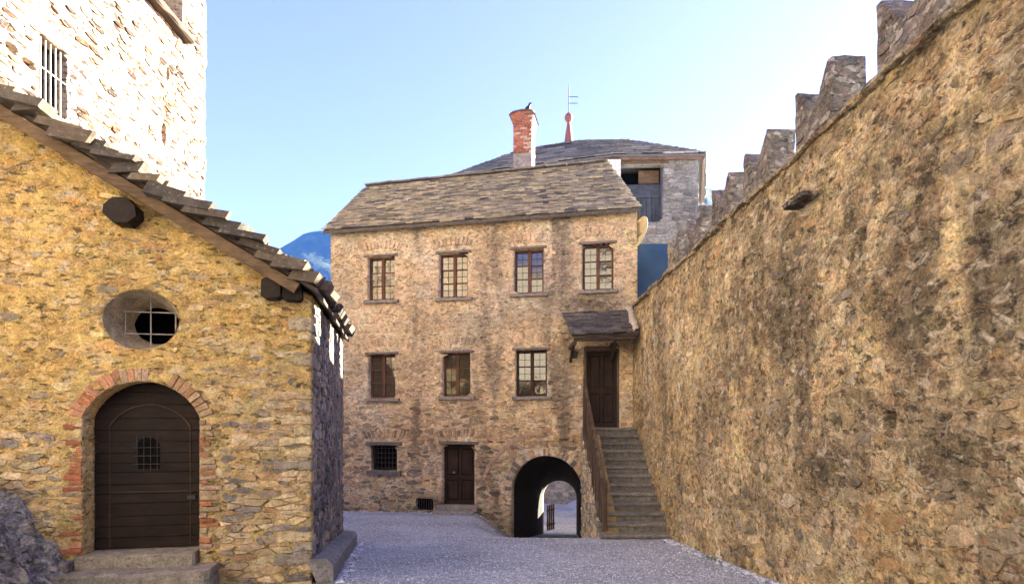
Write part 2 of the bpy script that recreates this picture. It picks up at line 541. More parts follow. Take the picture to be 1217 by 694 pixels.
def stones_on(fr, polys, sdf, gap, prot, palette, stain, parent, mat, seed, max_ind=300, name='stone', rounding=0.15, vis=None, burial=None, keep=1.0, bulge=0.12, fade=None):
    rn = random.Random(seed)
    C0 = np.array([P.mean(0) for P in polys])
    S0 = sdf(C0[:, 0], C0[:, 1])
    ST = np.broadcast_to(np.asarray(stain(C0[:, 0], C0[:, 1])), (len(C0), 3))
    BU = np.asarray(burial(C0[:, 0], C0[:, 1])) if burial is not None else np.zeros(len(C0))
    FD = np.asarray(fade[1](C0[:, 0], C0[:, 1])) if fade is not None else np.zeros(len(C0))
    items = []
    for P, s0, stn, bur, fd in zip(polys, S0, ST, BU, FD):
        if rn.random() > keep or s0 < 0.01: continue
        if s0 < 0.4:                                    # push the outline out of the openings
            for _ in range(2):
                S = sdf(P[:, 0], P[:, 1]) - 0.006
                if (S < 0).any():
                    e = 1e-3
                    gx = (sdf(P[:, 0] + e, P[:, 1]) - sdf(P[:, 0] - e, P[:, 1])) / (2 * e)
                    gy = (sdf(P[:, 0], P[:, 1] + e) - sdf(P[:, 0], P[:, 1] - e)) / (2 * e)
                    g2 = np.maximum(gx * gx + gy * gy, 0.25)
                    k = np.where(S < 0, -S / g2, 0)
                    P = P + np.stack([gx * k, gy * k], 1)
        P = P[np.linalg.norm(P - np.roll(P, 1, 0), axis=1) > 0.012]
        if len(P) < 3: continue
        c = P.mean(0); r = P - c; ln = np.linalg.norm(r, axis=1, keepdims=True)
        if ln.min() < gap * 1.3: continue
        P = c + r * (1 - gap / ln) * (1 + np.array([[rn.uniform(-.12, .05)] for _ in range(len(P))]))
        Q = []
        n = len(P)
        for i in range(n):
            a, b = P[i], P[(i + 1) % n]
            Q.append(a + (b - a) * rounding); Q.append(a + (b - a) * (1 - rounding))
        Q = np.array(Q)
        A = 0.5 * abs(np.sum(Q[:, 0] * np.roll(Q[:, 1], -1) - np.roll(Q[:, 0], -1) * Q[:, 1]))
        if A < 0.0006: continue
        h = rn.uniform(*prot) - float(bur)
        col = np.array(palette[rn.randrange(len(palette))]) * rn.uniform(.82, 1.2)
        if fd > 0: col = col * (1 - fd) + np.array(fade[0]) * fd * rn.uniform(.85, 1.1)
        col = np.clip(col * stn, 0.01, 0.9)
        V, Fc = prism_vf(fr, Q, -0.05, h, 0.93, abs(h) * bulge, 0.09, rn)
        wpt = fr.p(c[0], c[1], 0)
        pxs = CX + wpt[0] / max(wpt[1], .1) * F; pys = HY - wpt[2] / max(wpt[1], .1) * F
        inview = wpt[1] > 0 and -20 < pxs < 1237 and -20 < pys < 714 and (vis is None or vis(pxs, pys))
        cosv = abs(np.dot(fr.N, wpt / np.linalg.norm(wpt)))
        score = A * cosv / (wpt @ wpt) if inview and h > 0.0 else 0
        items.append((score, V, Fc, col))
    items.sort(key=lambda t: -t[0])
    rest = MB()
    for k, (s, V, Fc, col) in enumerate(items):
        if k < max_ind and s > 0: mesh(name, V, Fc, mat, parent, col)
        else: rest.add(V, Fc, col)
    if rest.n: rest.build('rubble_stonework', mat, parent, kind='stuff')
    return len(items)


def slates_on(A, B, C, D, expo, wdt, thick, seed, parent, mat, palette, max_ind=300, name='slate', jit=0.25, lift=0.0, over=0.03, ragged=0.35, lap=2.3):
    """overlapping stone slates on the quad A (eave start) B (eave end) C (ridge end) D (ridge start)"""
    rn = random.Random(seed)
    A, B, C, D = [np.array(p, float) for p in (A, B, C, D)]
    nrm = np.cross(B - A, D - A); nrm /= np.linalg.norm(nrm)
    if nrm[2] < 0: nrm = -nrm
    Ls = (np.linalg.norm(D - A) + np.linalg.norm(C - B)) / 2
    rows = max(2, int(round(Ls / expo)))
    items = []
    def pt(s, t): return (A * (1 - s) + B * s) * (1 - t) + (D * (1 - s) + C * s) * t
    for r in range(rows):
        t0 = r / rows; t1 = min(1.0, (r + lap) / rows)
        W = np.linalg.norm(pt(1, t0) - pt(0, t0))
        x = -over - rn.random() * wdt * 0.5
        while x < W + over:
            ww = wdt * rn.uniform(.6, 1.45)
            s0, s1 = max(x, -over * rn.uniform(.3, 1)) / W, min(x + ww - 0.008, W + over * rn.uniform(.3, 1)) / W
            x += ww
            if s1 - s0 < 0.02 / W * 3: continue
            th = thick * rn.uniform(.6, 1.5)
            tj = rn.uniform(-ragged, ragged) / rows
            if r == 0: tj *= 0.5
            z0 = lift + thick * 1.4 + rn.uniform(0, .5) * thick; z1 = lift + 0.15 * thick
            q = []
            pp = [(s0, t0 + tj), ((s0 + s1) / 2, t0 + tj + rn.uniform(-.2, .1) * ragged / rows), (s1, t0 + tj + rn.uniform(-.3, .3) * ragged / rows), (s1, t1), (s0, t1)]
            zz = [z0, z0, z0, z1, z1]
            for (s, t), z in zip(pp, zz): q.append(pt(s, t) + nrm * (z + rn.uniform(-.15, .15) * thick))
            V = q + [p - nrm * th for p in q]
            n = 5
            Fc = [list(range(n)), list(range(n, 2 * n))[::-1]] + [[k, n + k, n + (k + 1) % n, (k + 1) % n] for k in range(n)]
            if np.dot(np.cross(V[1] - V[0], V[3] - V[0]), nrm) < 0: Fc = [f[::-1] for f in Fc]
            col = np.array(palette[rn.randrange(len(palette))]) * rn.uniform(.75, 1.25)
            c = np.mean(q, 0)
            items.append((1.0 / max(1, np.linalg.norm(c)), np.array(V), Fc, col))
    items.sort(key=lambda t: -t[0])
    rest = MB()
    for k, (s, V, Fc, col) in enumerate(items):
        if k < max_ind: mesh(name, V, Fc, mat, parent, col)
        else: rest.add(V, Fc, col)
    if rest.n: rest.build('slate_courses', mat, parent, kind='stuff')


def sd_rect(u0, u1, v0, v1):
    """positive outside the rectangle"""
    return lambda u, v: np.maximum(np.maximum(u0 - u, u - u1), np.maximum(v0 - v, v - v1))


def sd_arch(uc, a, vb, vs_, rise):
    R = (a * a + rise * rise) / (2 * rise); cv = vs_ + rise - R
    return lambda u, v: np.maximum(np.maximum(np.abs(u - uc) - a, vb - v), np.where(v > cv, np.hypot(u - uc, v - cv) - R, -1.0))


def sd_circle(uc, vc, r):
    return lambda u, v: np.hypot(u - uc, v - vc) - r


def sd_ellipse(uc, vc, a, b):
    return lambda u, v: (np.hypot((u - uc) / a, (v - vc) / b) - 1) * min(a, b)


def sd_all(*fs):
    def f(u, v):
        r = fs[0](u, v)
        for g in fs[1:]: r = np.minimum(r, g(u, v))
        return r
    return f


def lin(a, b, step):
    return np.linspace(a, b, max(2, int(round((b - a) / step)) + 1))


# ------------------------------------------------------------------ terrain
def ground_z(x, y):
    x = np.asarray(x, float); y = np.asarray(y, float)
    z = np.interp(y, [-20, 5.0, 6.6, 9, 11.3, 14.0, 16.7, 19.5, 22, 30], [-1.62, -1.62, -1.87, -2.12, -2.36, -2.52, -2.66, -3.3, -3.6, -4.1])
    dip = sstep(10.9, 13.3, y) * sstep(-1.0, 0.15, x) * (1 - sstep(2.6, 3.2, x))
    target = np.interp(y, [10.9, 13.0, 15.2, 19.5, 24, 30], [-2.33, -2.80, -3.26, -3.88, -4.1, -4.3])
    z = z * (1 - dip) + np.minimum(z, target) * dip
    z = z + 0.035 * (fbm(x * 0.8, y * 0.8, 3, 5) - 0.5) + 0.02 * (fbm(x * 3, y * 3, 2, 9) - 0.5)
    return z


gx_ = np.concatenate([-np.geomspace(4000, 9, 16), np.linspace(-8, 5, 131), np.geomspace(6, 4000, 16)])
gy_ = np.concatenate([-np.geomspace(4000, 4, 14), np.linspace(-2, 3, 11), np.linspace(3.2, 22, 180), np.geomspace(23, 6000, 20)])
X, Y = np.meshgrid(gx_, gy_, indexing='ij')
Zg = ground_z(X.ravel(), Y.ravel())
far = np.maximum(np.abs(X.ravel()), np.abs(Y.ravel()))
Zg = np.where(far > 70, -4.1 - 60 * sstep(70, 500, far), Zg)
idx = np.arange(X.size).reshape(X.shape)
q = np.stack([idx[:-1, :-1], idx[1:, :-1], idx[1:, 1:], idx[:-1, 1:]], -1).reshape(-1, 4)
mesh('ground', np.stack([X.ravel(), Y.ravel(), Zg], 1), q.tolist(), M['gravel'], None, None, True, kind='structure',
     label='pale grey gravel courtyard sloping down to the house', cat='ground')

# loose gravel stones
rng = np.random.default_rng(3)
N = 36000
yy = 4.6 + 10.8 * rng.random(N) ** 1.25
xx = -4.4 + 7.4 * rng.random(N)
cham = (xx - (-2.2)) * 0.981 + (yy - 6.6) * 0.193           # in front of / beside the chapel only
ok = ((xx + 2.15) * 0.193 - (yy - 6.45) * 0.981 > 0) | (cham > 0.24) | (yy > 10.9)
ok &= ~((xx > 1.75) & (yy > 11.0))
ok &= (yy < 14.9 - 0.2 * xx + 0.0)
xx, yy = xx[ok], yy[ok]
t_ = rng.random(700)
ex = np.concatenate([2.98 - np.abs(rng.normal(0, .10, 700)), -2.25 + .27 * .981 - .193 * (t_[:260] * 4.2) + np.abs(rng.normal(0, .07, 260)), -5.0 + 4.6 * t_[:300]])
ey = np.concatenate([4.0 + 7.2 * t_, 6.6 + .27 * .193 + .981 * (t_[:260] * 4.2), 16.66 - .204 * (4.6 * t_[:300]) - .05 - np.abs(rng.normal(0, .10, 300))])
nfrag = len(ex)
xx = np.concatenate([xx, ex]); yy = np.concatenate([yy, ey])
n = len(xx)
zz = ground_z(xx, yy)
sz = 0.0055 + 0.009 * rng.random(n) ** 2
sz[-nfrag:] = 0.010 + 0.028 * rng.random(nfrag) ** 2.5
oct_ = np.array([[1, 0, 0], [0, 1, 0], [-1, 0, 0], [0, -1, 0], [0, 0, .75], [0, 0, -.75]])
of = np.array([[0, 1, 4], [1, 2, 4], [2, 3, 4], [3, 0, 4], [1, 0, 5], [2, 1, 5], [3, 2, 5], [0, 3, 5]])
jit = 1 + 0.5 * (rng.random((n, 6, 1)) - 0.5)
ang = rng.random(n) * 6.28
ca, sa = np.cos(ang), np.sin(ang)
base = oct_[None] * jit * sz[:, None, None] * np.array([1.25, 0.95, 0.8])
vx = base[..., 0] * ca[:, None] - base[..., 1] * sa[:, None] + xx[:, None]
vy = base[..., 0] * sa[:, None] + base[..., 1] * ca[:, None] + yy[:, None]
vz = base[..., 2] + zz[:, None] + sz[:, None] * 0.35
V = np.stack([vx, vy, vz], -1).reshape(-1, 3)
Fc = (of[None] + (np.arange(n) * 6)[:, None, None]).reshape(-1, 3)
g = 0.22 + 0.6 * rng.random(n)
T = np.repeat(np.stack([g * .96, g * .99, g * 1.05], 1), 6, 0)
mesh('gravel', V, Fc.tolist(), M['pebble'], None, T, kind='stuff', label='loose pale gravel strewn over the courtyard floor', cat='gravel')

# ------------------------------------------------------------------ chapel
CO = np.array([-2.25, 6.6, 0.0])
FU = np.array([-0.981, -0.193, 0]); FN = np.array([0.193, -0.981, 0])
CF = Frame(CO, FU, FN)
CS = Frame(CO, (-0.193, 0.981, 0), (0.981, 0.193, 0))
SLOPE = 0.585
chapel = thing('stone_chapel', CO + np.array([0, 0, -1.87]), 'small golden rubble chapel with slab roof, round window and arched door', 'chapel')


def ctop(u): return 1.36 + SLOPE * np.asarray(u)


d_u0, d_u1, _, _ = CF.rect(99, 237, 500, 650)
d_uc, d_a = (d_u0 + d_u1) / 2, (d_u1 - d_u0) / 2
d_sill = CF.px(172, 656)[1]; d_spr = CF.px(172, 497)[1]; d_top = CF.px(172, 453)[1]
o_u, o_v = CF.px(168, 380)
o_a = (CF.px(123, 380)[0] - CF.px(213, 380)[0]) / 2; o_b = (CF.px(168, 345)[1] - CF.px(168, 416)[1]) / 2
door_sd = sd_arch(d_uc, d_a, d_sill - 0.5, d_spr, d_top - d_spr)
ocu_sd = sd_ellipse(o_u, o_v, o_a, o_b)
gable = lambda u, v: (ctop(u) - v) * 0.86
c_sdf = sd_all(door_sd, ocu_sd, gable)


def c_burial(u, v):
    """0 where stones show, larger where mortar covers them"""
    return 0.020 * sstep(-0.9, 0.6, v + 0.35 * (fbm(u * 1.3, v * 1.3, 3, 41) - .5) * 2) * (0.55 + 0.9 * fbm(np.asarray(u) * 2.0, np.asarray(v) * 3.0, 3, 44))


def c_stain(u, v):
    u = np.asarray(u, float); v = np.asarray(v, float)
    g1 = fbm(u * 1.1, v * 1.6, 4, 11)
    g2 = fbm(u * 4.0, v * 1.0, 3, 15)
    k = 0.84 + 0.5 * (g1 - .5) + 0.3 * (g2 - .5)
    c = mixc((1.0, 0.94, 0.86), (1.10, 0.97, 0.72), sstep(-0.4, 1.0, v + (g1 - .5)))
    grey = sstep(.52, .66, fbm(u * 1.4 + 4, v * 2.2, 4, 19)) * (1 - sstep(-0.9, 0.2, v)) * .6
    c = mixc(c, (0.72, 0.73, 0.76), grey)
    moss = sstep(.5, .68, fbm(u * 0.9, v * 0.9 + 3, 3, 23)) * sstep(0.4, 1.6, v) * .35
    c = mixc(c, (0.62, 0.56, 0.36), moss)
    return c * k[..., None]


def c_tint(u, v): return np.clip(np.array([0.62, 0.48, 0.225]) * c_stain(u, v), 0.02, .8)


def c_disp(u, v):
    return 0.020 * (fbm(u * 5, v * 8, 4, 3) - .5) + 0.05 * (fbm(u * .9, v * .9, 2, 6) - .5) + 0.012 * (vnoise(u * 22, v * 30, 8) - .5)


front = wall_sheet('front_wall', CF, lin(0, 5.0, .033), lin(-2.1, 4.4, .033), c_sdf, c_disp, c_tint, 0.42, M['mortar'], chapel)
pal_c = [(.62, .49, .28), (.56, .45, .27), (.48, .39, .26), (.70, .58, .38), (.40, .34, .25), (.28, .26, .235), (.58, .49, .34), (.50, .35, .2), (.34, .31, .27)]
# brick surround keeps the rubble away
surr = sd_arch(d_uc, d_a + 0.19, d_sill - .6, d_spr, d_top - d_spr + 0.17)
pol = rubble(0.0, 3.35, -1.95, 3.5, .185, .060, 21, wj=.35)
stones_on(CF, pol, sd_all(surr, ocu_sd, gable, lambda u, v: u + 0.0), .005, (-.002, .022), pal_c, c_stain, front, M['stone'], 22,
          burial=lambda u, v: c_burial(u, v) - .05 * (fbm(u * .9, v * .9, 2, 6) - .5), vis=lambda x, y: 0 < x < 400)

# bricks round the doorway
rb = random.Random(5)
pal_b = [(.42, .17, .085), (.36, .13, .07), (.46, .23, .13), (.40, .20, .12), (.44, .30, .2)]
R_ = (d_a ** 2 + (d_top - d_spr) ** 2) / (2 * (d_top - d_spr)); cv_ = d_top - R_
th0 = math.asin(d_a / R_)
nb = 24
for k in range(nb):
    a0 = -th0 + 2 * th0 * k / nb + 0.006; a1 = -th0 + 2 * th0 * (k + 1) / nb - 0.006
    r0 = R_ + 0.003; r1 = R_ + rb.uniform(.125, .17)
    # weathered away here and there, mortar covered towards the corner side
    P = [(d_uc + r0 * math.sin(a0), cv_ + r0 * math.cos(a0)), (d_uc + r0 * math.sin(a1), cv_ + r0 * math.cos(a1)),
         (d_uc + r1 * math.sin(a1), cv_ + r1 * math.cos(a1)), (d_uc + r1 * math.sin(a0), cv_ + r1 * math.cos(a0))]
    t = k / nb
    hh = rb.uniform(.012, .03) if t > 0.42 else rb.uniform(-.004, .02)
    col = np.array(pal_b[rb.randrange(5)]) * rb.uniform(.8, 1.2)
    if t < .4: col = col * .5 + np.array([.42, .29, .14]) * .5
    V, Fc = prism_vf(CF, P, -.06, hh, .93, 0.003, .05, rb)
    mesh('brick', V, Fc, M['brick'], front, col)
for side in (1, -1):
    v = d_sill + 0.02
    while v < d_spr - 0.03:
        hb = rb.uniform(.05, .068)
        wb = rb.choice([.09, .13, .17, .2, .26]) * rb.uniform(.85, 1.1)
        if side == -1 and v > d_spr - .45: wb *= .5
        e0 = d_uc + side * (d_a + .003); e1 = d_uc + side * (d_a + wb)
        col = np.array(pal_b[rb.randrange(5)]) * rb.uniform(.75, 1.2)
        if rb.random() < .25: col = np.array((.4, .3, .17)) * rb.uniform(.8, 1.1)
        V, Fc = prism_vf(CF, rpoly(min(e0, e1), max(e0, e1), v, v + hb - .012, .005, rb), -.06, rb.uniform(.004, .028), .93, .003, .06, rb)
        mesh('brick', V, Fc, M['brick'], front, col)
        v += hb

# oculus splay: cone of rough plaster ending in a smaller round hole
mb = MB(); nseg = 48; V = []; Fc = []
prof = [(1.0, 0.0), (0.90, -.14), (0.76, -.30), (0.64, -.44)]
for r_i, (k, dd) in enumerate(prof):
    for s in range(nseg):
        a = 2 * math.pi * s / nseg
        j = 1 + 0.05 * (vnoise(s * .35, r_i * 1.3, 77) - .5)
        V.append(CF.p(o_u + o_a * k * j * math.cos(a), o_v + o_b * k * j * math.sin(a), dd))
for r_i in range(3):
    for s in range(nseg):
        Fc.append([r_i * nseg + s, r_i * nseg + (s + 1) % nseg, (r_i + 1) * nseg + (s + 1) % nseg, (r_i + 1) * nseg + s])
V = np.array(V)
ocw = mesh('round_window', V, Fc, M['stone'], chapel, np.array((.40, .325, .21)), True)
gr = MB()
for k in (-.42, 0.0, .42):
    gr.add(*beam_vf(CF.p(o_u + k * .6, o_v - o_b, -.25), CF.p(o_u + k * .6, o_v + o_b, -.25), .013, .013, FN, .003, 2, 0), (.3, .3, .3))
for k in (-.12, .12):
    gr.add(*beam_vf(CF.p(o_u - o_a, o_v + k, -.236), CF.p(o_u + o_a, o_v + k, -.236), .013, .013, (0, 0, 1), .003, 2, 0), (.3, .3, .3))
gr.build('grille', M['iron_light'], ocw)
mesh('backing_panel', *box_vf(CF, o_u - .5, o_u + .5, o_v - .5, o_v + .5, -.9, -.86), M['dark'], ocw)

# door leaf: horizontal boards cut to the arch
dd = -0.22
rdoor = random.Random(11)
Rd = R_; v = d_sill
leaf = mesh('door', *slab_vf(CF, [(d_uc - d_a + .01, d_sill)] + [(d_uc + d_a * math.sin(t) / math.sin(th0) * .99, cv_ + math.sqrt(max(0, Rd ** 2 - (d_a * math.sin(t) / math.sin(th0)) ** 2)) - .006) for t in np.linspace(-th0, th0, 17)] + [(d_uc + d_a - .01, d_sill)], dd - .09, dd - .03, .004),
            M['wood_h'], chapel, np.array((.03, .018, .012)))
v = d_sill + .005
while v < d_top - .03:
    hb = rdoor.uniform(.10, .15); v1 = min(v + hb, d_top - .008)
    pts = []
    for vv_ in np.linspace(v, v1 - .006, 4):
        ww = d_a - .006 if vv_ < d_spr else math.sqrt(max(0.0001, Rd ** 2 - (vv_ - cv_) ** 2)) - .004
        pts.append((ww, vv_))
    P = [(d_uc + a, b) for a, b in pts] + [(d_uc - a, b) for a, b in pts[::-1]]
    V, Fc = slab_vf(CF, P, dd - .03, dd + rdoor.uniform(-.004, .003), .004)
    mesh('plank', V, Fc, M['wood_h'], leaf, np.array((.016, .009, .006)) * rdoor.uniform(.88, 1.12))
    v = v1
# arched moulding, stiles, little barred hatch, lock
a2 = d_a * .72; r2 = .24; R2 = (a2 * a2 + r2 * r2) / (2 * r2); c2v = d_spr - .02 + .17 - R2 + .0
t2 = math.asin(a2 / R2)
mo = MB()
ang = np.linspace(-t2, t2, 19)
for a, b in zip(ang[:-1], ang[1:]):
    mo.add(*beam_vf(CF.p(d_uc + R2 * math.sin(a), c2v + R2 * math.cos(a), dd + .004), CF.p(d_uc + R2 * math.sin(b), c2v + R2 * math.cos(b), dd + .004), .022, .022, FN, .004, 1, 0), (.05, .03, .02))
for sg in (-1, 1):
    mo.add(*beam_vf(CF.p(d_uc + sg * a2, d_sill + .02, dd + .001), CF.p(d_uc + sg * a2, c2v + R2 * math.cos(t2), dd + .001), .014, .012, FN, .003, 1, 0), (.055, .033, .02))
mo.add(*beam_vf(CF.p(d_uc - a2, d_sill + .62, dd + .001), CF.p(d_uc + a2, d_sill + .62, dd + .001), .014, .012, FN, .003, 1, 0), (.055, .033, .02))
mo.build('moulding', M['wood_h'], leaf)
h_u, h_v = CF.px(176, 538, dd); hw_, hh_ = .115, .17
P = [(h_u - hw_, h_v - hh_), (h_u + hw_, h_v - hh_)] + [(h_u + hw_ * math.cos(t), h_v + hh_ - .1 + .1 * math.sin(t)) for t in np.linspace(0, math.pi, 9)]
hatch = mesh('hatch_opening', *slab_vf(CF, P, dd - .02, dd + .006, .004), M['dark'], leaf)  # solid slab; the darkness of the opening is painted black
gr = MB()
for k in np.linspace(-.1, .1, 4):
    gr.add(*beam_vf(CF.p(h_u + k, h_v - hh_ - .02, dd + .02), CF.p(h_u + k, h_v + hh_ + .02, dd + .02), .008, .008, FN, .003, 1, 0))
for k in (-.12, -.03, .06):
    gr.add(*beam_vf(CF.p(h_u - hw_ - .02, h_v + k, dd + .032), CF.p(h_u + hw_ + .02, h_v + k, dd + .032), .008, .008, (0, 0, 1), .003, 1, 0))
gr.build('grille', M['iron'], leaf)
l_u, l_v = CF.px(229, 590, dd)
mesh('lock', *slab_vf(CF, rpoly(l_u - .04, l_u + .05, l_v - .025, l_v + .02), dd, dd + .03, .005), M['iron'], leaf)
# doorstep slabs
rs = random.Random(8)
mesh('doorstep', *slab_vf(CF, rough_slab(d_uc - d_a + .02, d_uc + d_a + .05, d_sill - .16, d_sill - .003, .008, rs), -.33, .10, .02), M['stone'], chapel, np.array((.30, .26, .20)))
s2 = CF.rect(86, 257, 671, 692)
mesh('doorstep', *slab_vf(CF, rough_slab(d_uc - d_a - .2, d_uc + d_a + .14, d_sill - .42, d_sill - .135, .012, rs), -.1, .38, .035), M['stone'], chapel, np.array((.27, .235, .19)))
mesh('doorstep', *slab_vf(CF, rough_slab(d_uc + d_a + .06, d_uc + d_a + .52, d_sill - .42, d_sill - .05, .02, rs), -.1, .20, .03), M['stone'], chapel, np.array((.22, .2, .18)))

# corner stones
rq_ = random.Random(77); v = -1.95; kq = 0
while v < 1.15:
    hq = rq_.uniform(.07, .16)
    lf, ls = (rq_.uniform(.22, .40), rq_.uniform(.12, .2)) if kq % 2 else (rq_.uniform(.12, .2), rq_.uniform(.25, .4))
    cq = np.array(pal_c[rq_.randrange(len(pal_c))]) * .6 + np.array((.42, .32, .16)) * .4
    pr = rq_.uniform(.002, .016)
    if rq_.random() < .4:
        v += hq; kq += 1
        continue
    V, Fc = slab_vf(CF, rough_slab(-pr, lf, v, v + hq - rq_.uniform(.012, .03), .012, rq_, 4), -ls, rq_.uniform(.004, .02), .014)
    mesh('corner_stone', V, Fc, M['stone'], chapel, cq * rq_.uniform(.8, 1.15))
    v += hq; kq += 1

# chapel flank
SL = 3.95
ctopS = 1.36


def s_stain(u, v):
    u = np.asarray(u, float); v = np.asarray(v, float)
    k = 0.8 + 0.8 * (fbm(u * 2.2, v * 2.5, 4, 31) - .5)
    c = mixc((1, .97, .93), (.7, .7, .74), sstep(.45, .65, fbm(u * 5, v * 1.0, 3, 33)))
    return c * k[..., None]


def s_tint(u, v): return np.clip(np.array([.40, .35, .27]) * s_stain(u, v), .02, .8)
sdS = lambda u, v: np.full(np.shape(u), 1.0)
flank = wall_sheet('side_wall', CS, lin(.02, SL, .045), lin(-2.5, ctopS, .045), sdS, lambda u, v: c_disp(u, v) * 1.2, s_tint, .4, M['mortar'], chapel)
pol = rubble(.1, SL, -2.2, 1.3, .2, .09, 61)
stones_on(CS, pol, lambda u, v: np.minimum(np.minimum(u - .03, SL - u), ctopS - v), .009, (.0, .022), [(.32, .28, .22), (.4, .34, .26), (.24, .23, .21), (.45, .4, .32)], s_stain, flank, M['stone'], 62, 300)
# battered plinth
pv = []
for i, u in enumerate(np.linspace(-.02, SL + .25, 40)):
    g = -2.0 - .115 * u * .95
    j = .03 * (vnoise(u * 4, 1, 5) - .5)
    for (v, dd_) in ((g - .5, .25), (g + .20 + j, .23 + j), (g + .27 + j, .17), (g + .29, -.05)):
        pv.append(CS.p(u, v + .12, dd_ + .03 * (vnoise(u * 6, v * 5, 9) - .5)))
Fc = []
for i in range(39):
    for k in range(3): Fc.append([i * 4 + k, i * 4 + 4 + k, i * 4 + 5 + k, i * 4 + 1 + k])
Fc.append([0, 1, 2, 3]); Fc.append([39 * 4 + 3, 39 * 4 + 2, 39 * 4 + 1, 39 * 4])
mesh('plinth', np.array(pv), Fc, M['stone'], chapel, np.array((.25, .24, .22)), False)
# rear wall and inner core so that no light leaks in
b0 = CS.p(SL, 0, 0)
bf = Frame(b0, FU, -FN)
mesh('rear_wall', *slab_vf(bf, [(0.01, -3), (5.0, -3), (5.0, 1.33 + SLOPE * 5), (0.01, 1.33)], -.3, 0.0, .01), M['stone'], chapel, np.array((.36, .27, .14)))

# roof: boards, verge beam, purlins, slabs
ov_f, ov_e = .20, .10


def roofp(u, s, lift=0.0):
    """u across (0 at the flank), s along the flank"""
    p = CO + FU * u + np.array([-0.193, 0.981, 0]) * s
    return np.array([p[0], p[1], 1.40 + SLOPE * u + lift])


rq = [roofp(-ov_e, -ov_f), roofp(-ov_e, SL + .15), roofp(5.05, SL + .15), roofp(5.05, -ov_f)]
Vr = np.array([p for p in rq] + [p + np.array([0, 0, .05]) for p in rq])
croof = mesh('roof', Vr, [[0, 1, 2, 3], [7, 6, 5, 4], [0, 4, 5, 1], [1, 5, 6, 2], [2, 6, 7, 3], [3, 7, 4, 0]], M['wood_y'], chapel, np.array((.07, .05, .035)))
pal_s = [(.11, .085, .06), (.14, .105, .07), (.085, .07, .055), (.16, .12, .075), (.12, .1, .075), (.065, .055, .045)]
slates_on(rq[0] + [0, 0, .05], rq[1] + [0, 0, .05], rq[2] + [0, 0, .05], rq[3] + [0, 0, .05], .20, .36, .095, 71, croof, M['slate'], pal_s, 300, 'stone_slab', lift=.02, over=.16, ragged=.7, lap=1.6)
mesh('verge_board', *beam_vf(roofp(.12, -ov_f + .0, -.085), roofp(5.0, -ov_f + .0, -.085), .06, .12, (0, 0, 1), .008, 12, .004), M['wood_h'], croof, np.array((.15, .095, .05)))
pu0 = CF.px(147, 252, .1)[0]; puv = CF.px(147, 252, .1)[1]
purl = MB()
mesh('purlin', *beam_vf(CF.p(pu0, puv - .01, -.35), CF.p(pu0, puv - .01, .20), .30, .27, (0, 0, 1), .085, 4, .012), M['wood_y'], croof, np.array((.026, .018, .012)))
cu0, cv0 = CF.px(335, 346, .1)
mesh('purlin', *beam_vf(CF.p(cu0 + .10, cv0 + .02, -.3), CF.p(cu0 + .10, cv0 + .02, .17), .19, .22, (0, 0, 1), .03, 4, .012), M['wood_y'], croof, np.array((.026, .018, .012)))
mesh('purlin', *beam_vf(CF.p(cu0 - .11, cv0 - .0, -.3), CF.p(cu0 - .11, cv0 - .0, .15), .20, .20, (0, 0, 1), .03, 4, .012), M['wood_y'], croof, np.array((.015, .011, .008)))

# ------------------------------------------------------------------ tower on the left
TX = -7.3
TF = Frame((TX, 0, 0), (0, 1, 0), (1, 0, 0))
tower = thing('stone_tower', (TX, 9, -1.9), 'tall square tower of pale sunlit rubble behind the chapel roof', 'tower')
w_r = TF.rect(46, 80, 50, 128)
tw_u0, tw_v0 = TF.px(46, 122); tw_u1, tw_v1 = TF.px(80, 60)[0], TF.px(46, 38)[1]
TEND = TF.px(245, 100)[0]
tw2 = (TF.px(176, 10)[0], TF.px(217, 10)[0], TF.px(217, 42)[1], 14.0)
pk = []
for (x, y, rw, rh) in ((195, 160, .09, .26), (15, 58, .13, .08), (35, 76, .15, .07), (200, 88, .08, .14)):
    a, b = TF.px(x, y); pk.append(sd_ellipse(a, b, rw, rh))
t_edge = lambda u, v: TEND - .05 + .09 * (fbm(v * 2.2, u * 0 + 1, 4, 57) - .5) + .05 * (vnoise(v * 3.5, u * 0 + 9, 58) > .5) - u
t_sdf = sd_all(t_edge, sd_rect(tw_u0, tw_u1, tw_v0, tw_v1), sd_rect(*tw2), *pk)


def t_stain(u, v):
    u = np.asarray(u, float); v = np.asarray(v, float)
    k = 0.95 + 0.5 * (fbm(u * 1.2, v * 1.5, 4, 51) - .5)
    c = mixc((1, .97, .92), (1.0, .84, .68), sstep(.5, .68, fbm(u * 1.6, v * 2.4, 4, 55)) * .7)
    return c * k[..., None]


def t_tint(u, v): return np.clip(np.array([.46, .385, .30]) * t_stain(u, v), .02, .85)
tface = wall_sheet('sunlit_face', TF, lin(2.5, TEND, .06), lin(1.0, 13.2, .06), t_sdf, lambda u, v: .035 * (fbm(u * 4, v * 7, 4, 4) - .5) + .02 * (vnoise(u * 12, v * 17, 2) - .5), t_tint, .5, M['sunlit_mortar'], tower)
pol = rubble(7.9, TEND, 1.8, 11.5, .19, .075, 81, wj=.35)
stones_on(TF, pol, lambda u, v: np.minimum(t_sdf(u, v) - .03, TEND - u - .02), .012, (-.012, .03), [(.42, .36, .29), (.38, .31, .24), (.46, .4, .33), (.16, .10, .065), (.10, .055, .032), (.30, .2, .13), (.06, .04, .03), (.4, .33, .26), (.44, .37, .3)], t_stain, tface, M['sunlit_stone'], 82, 300,
          vis=lambda x, y: x < 246)
mesh('lower_face', *box_vf(TF, 2.5, TEND, -3, 1.0, -.5, 0), M['stone'], tower, np.array((.5, .43, .34)))
co = MB()
co.add(*wbox(TX - 5, TX - .9, 2.5, TEND - .6, -3, 13.3), (.02, .018, .016))
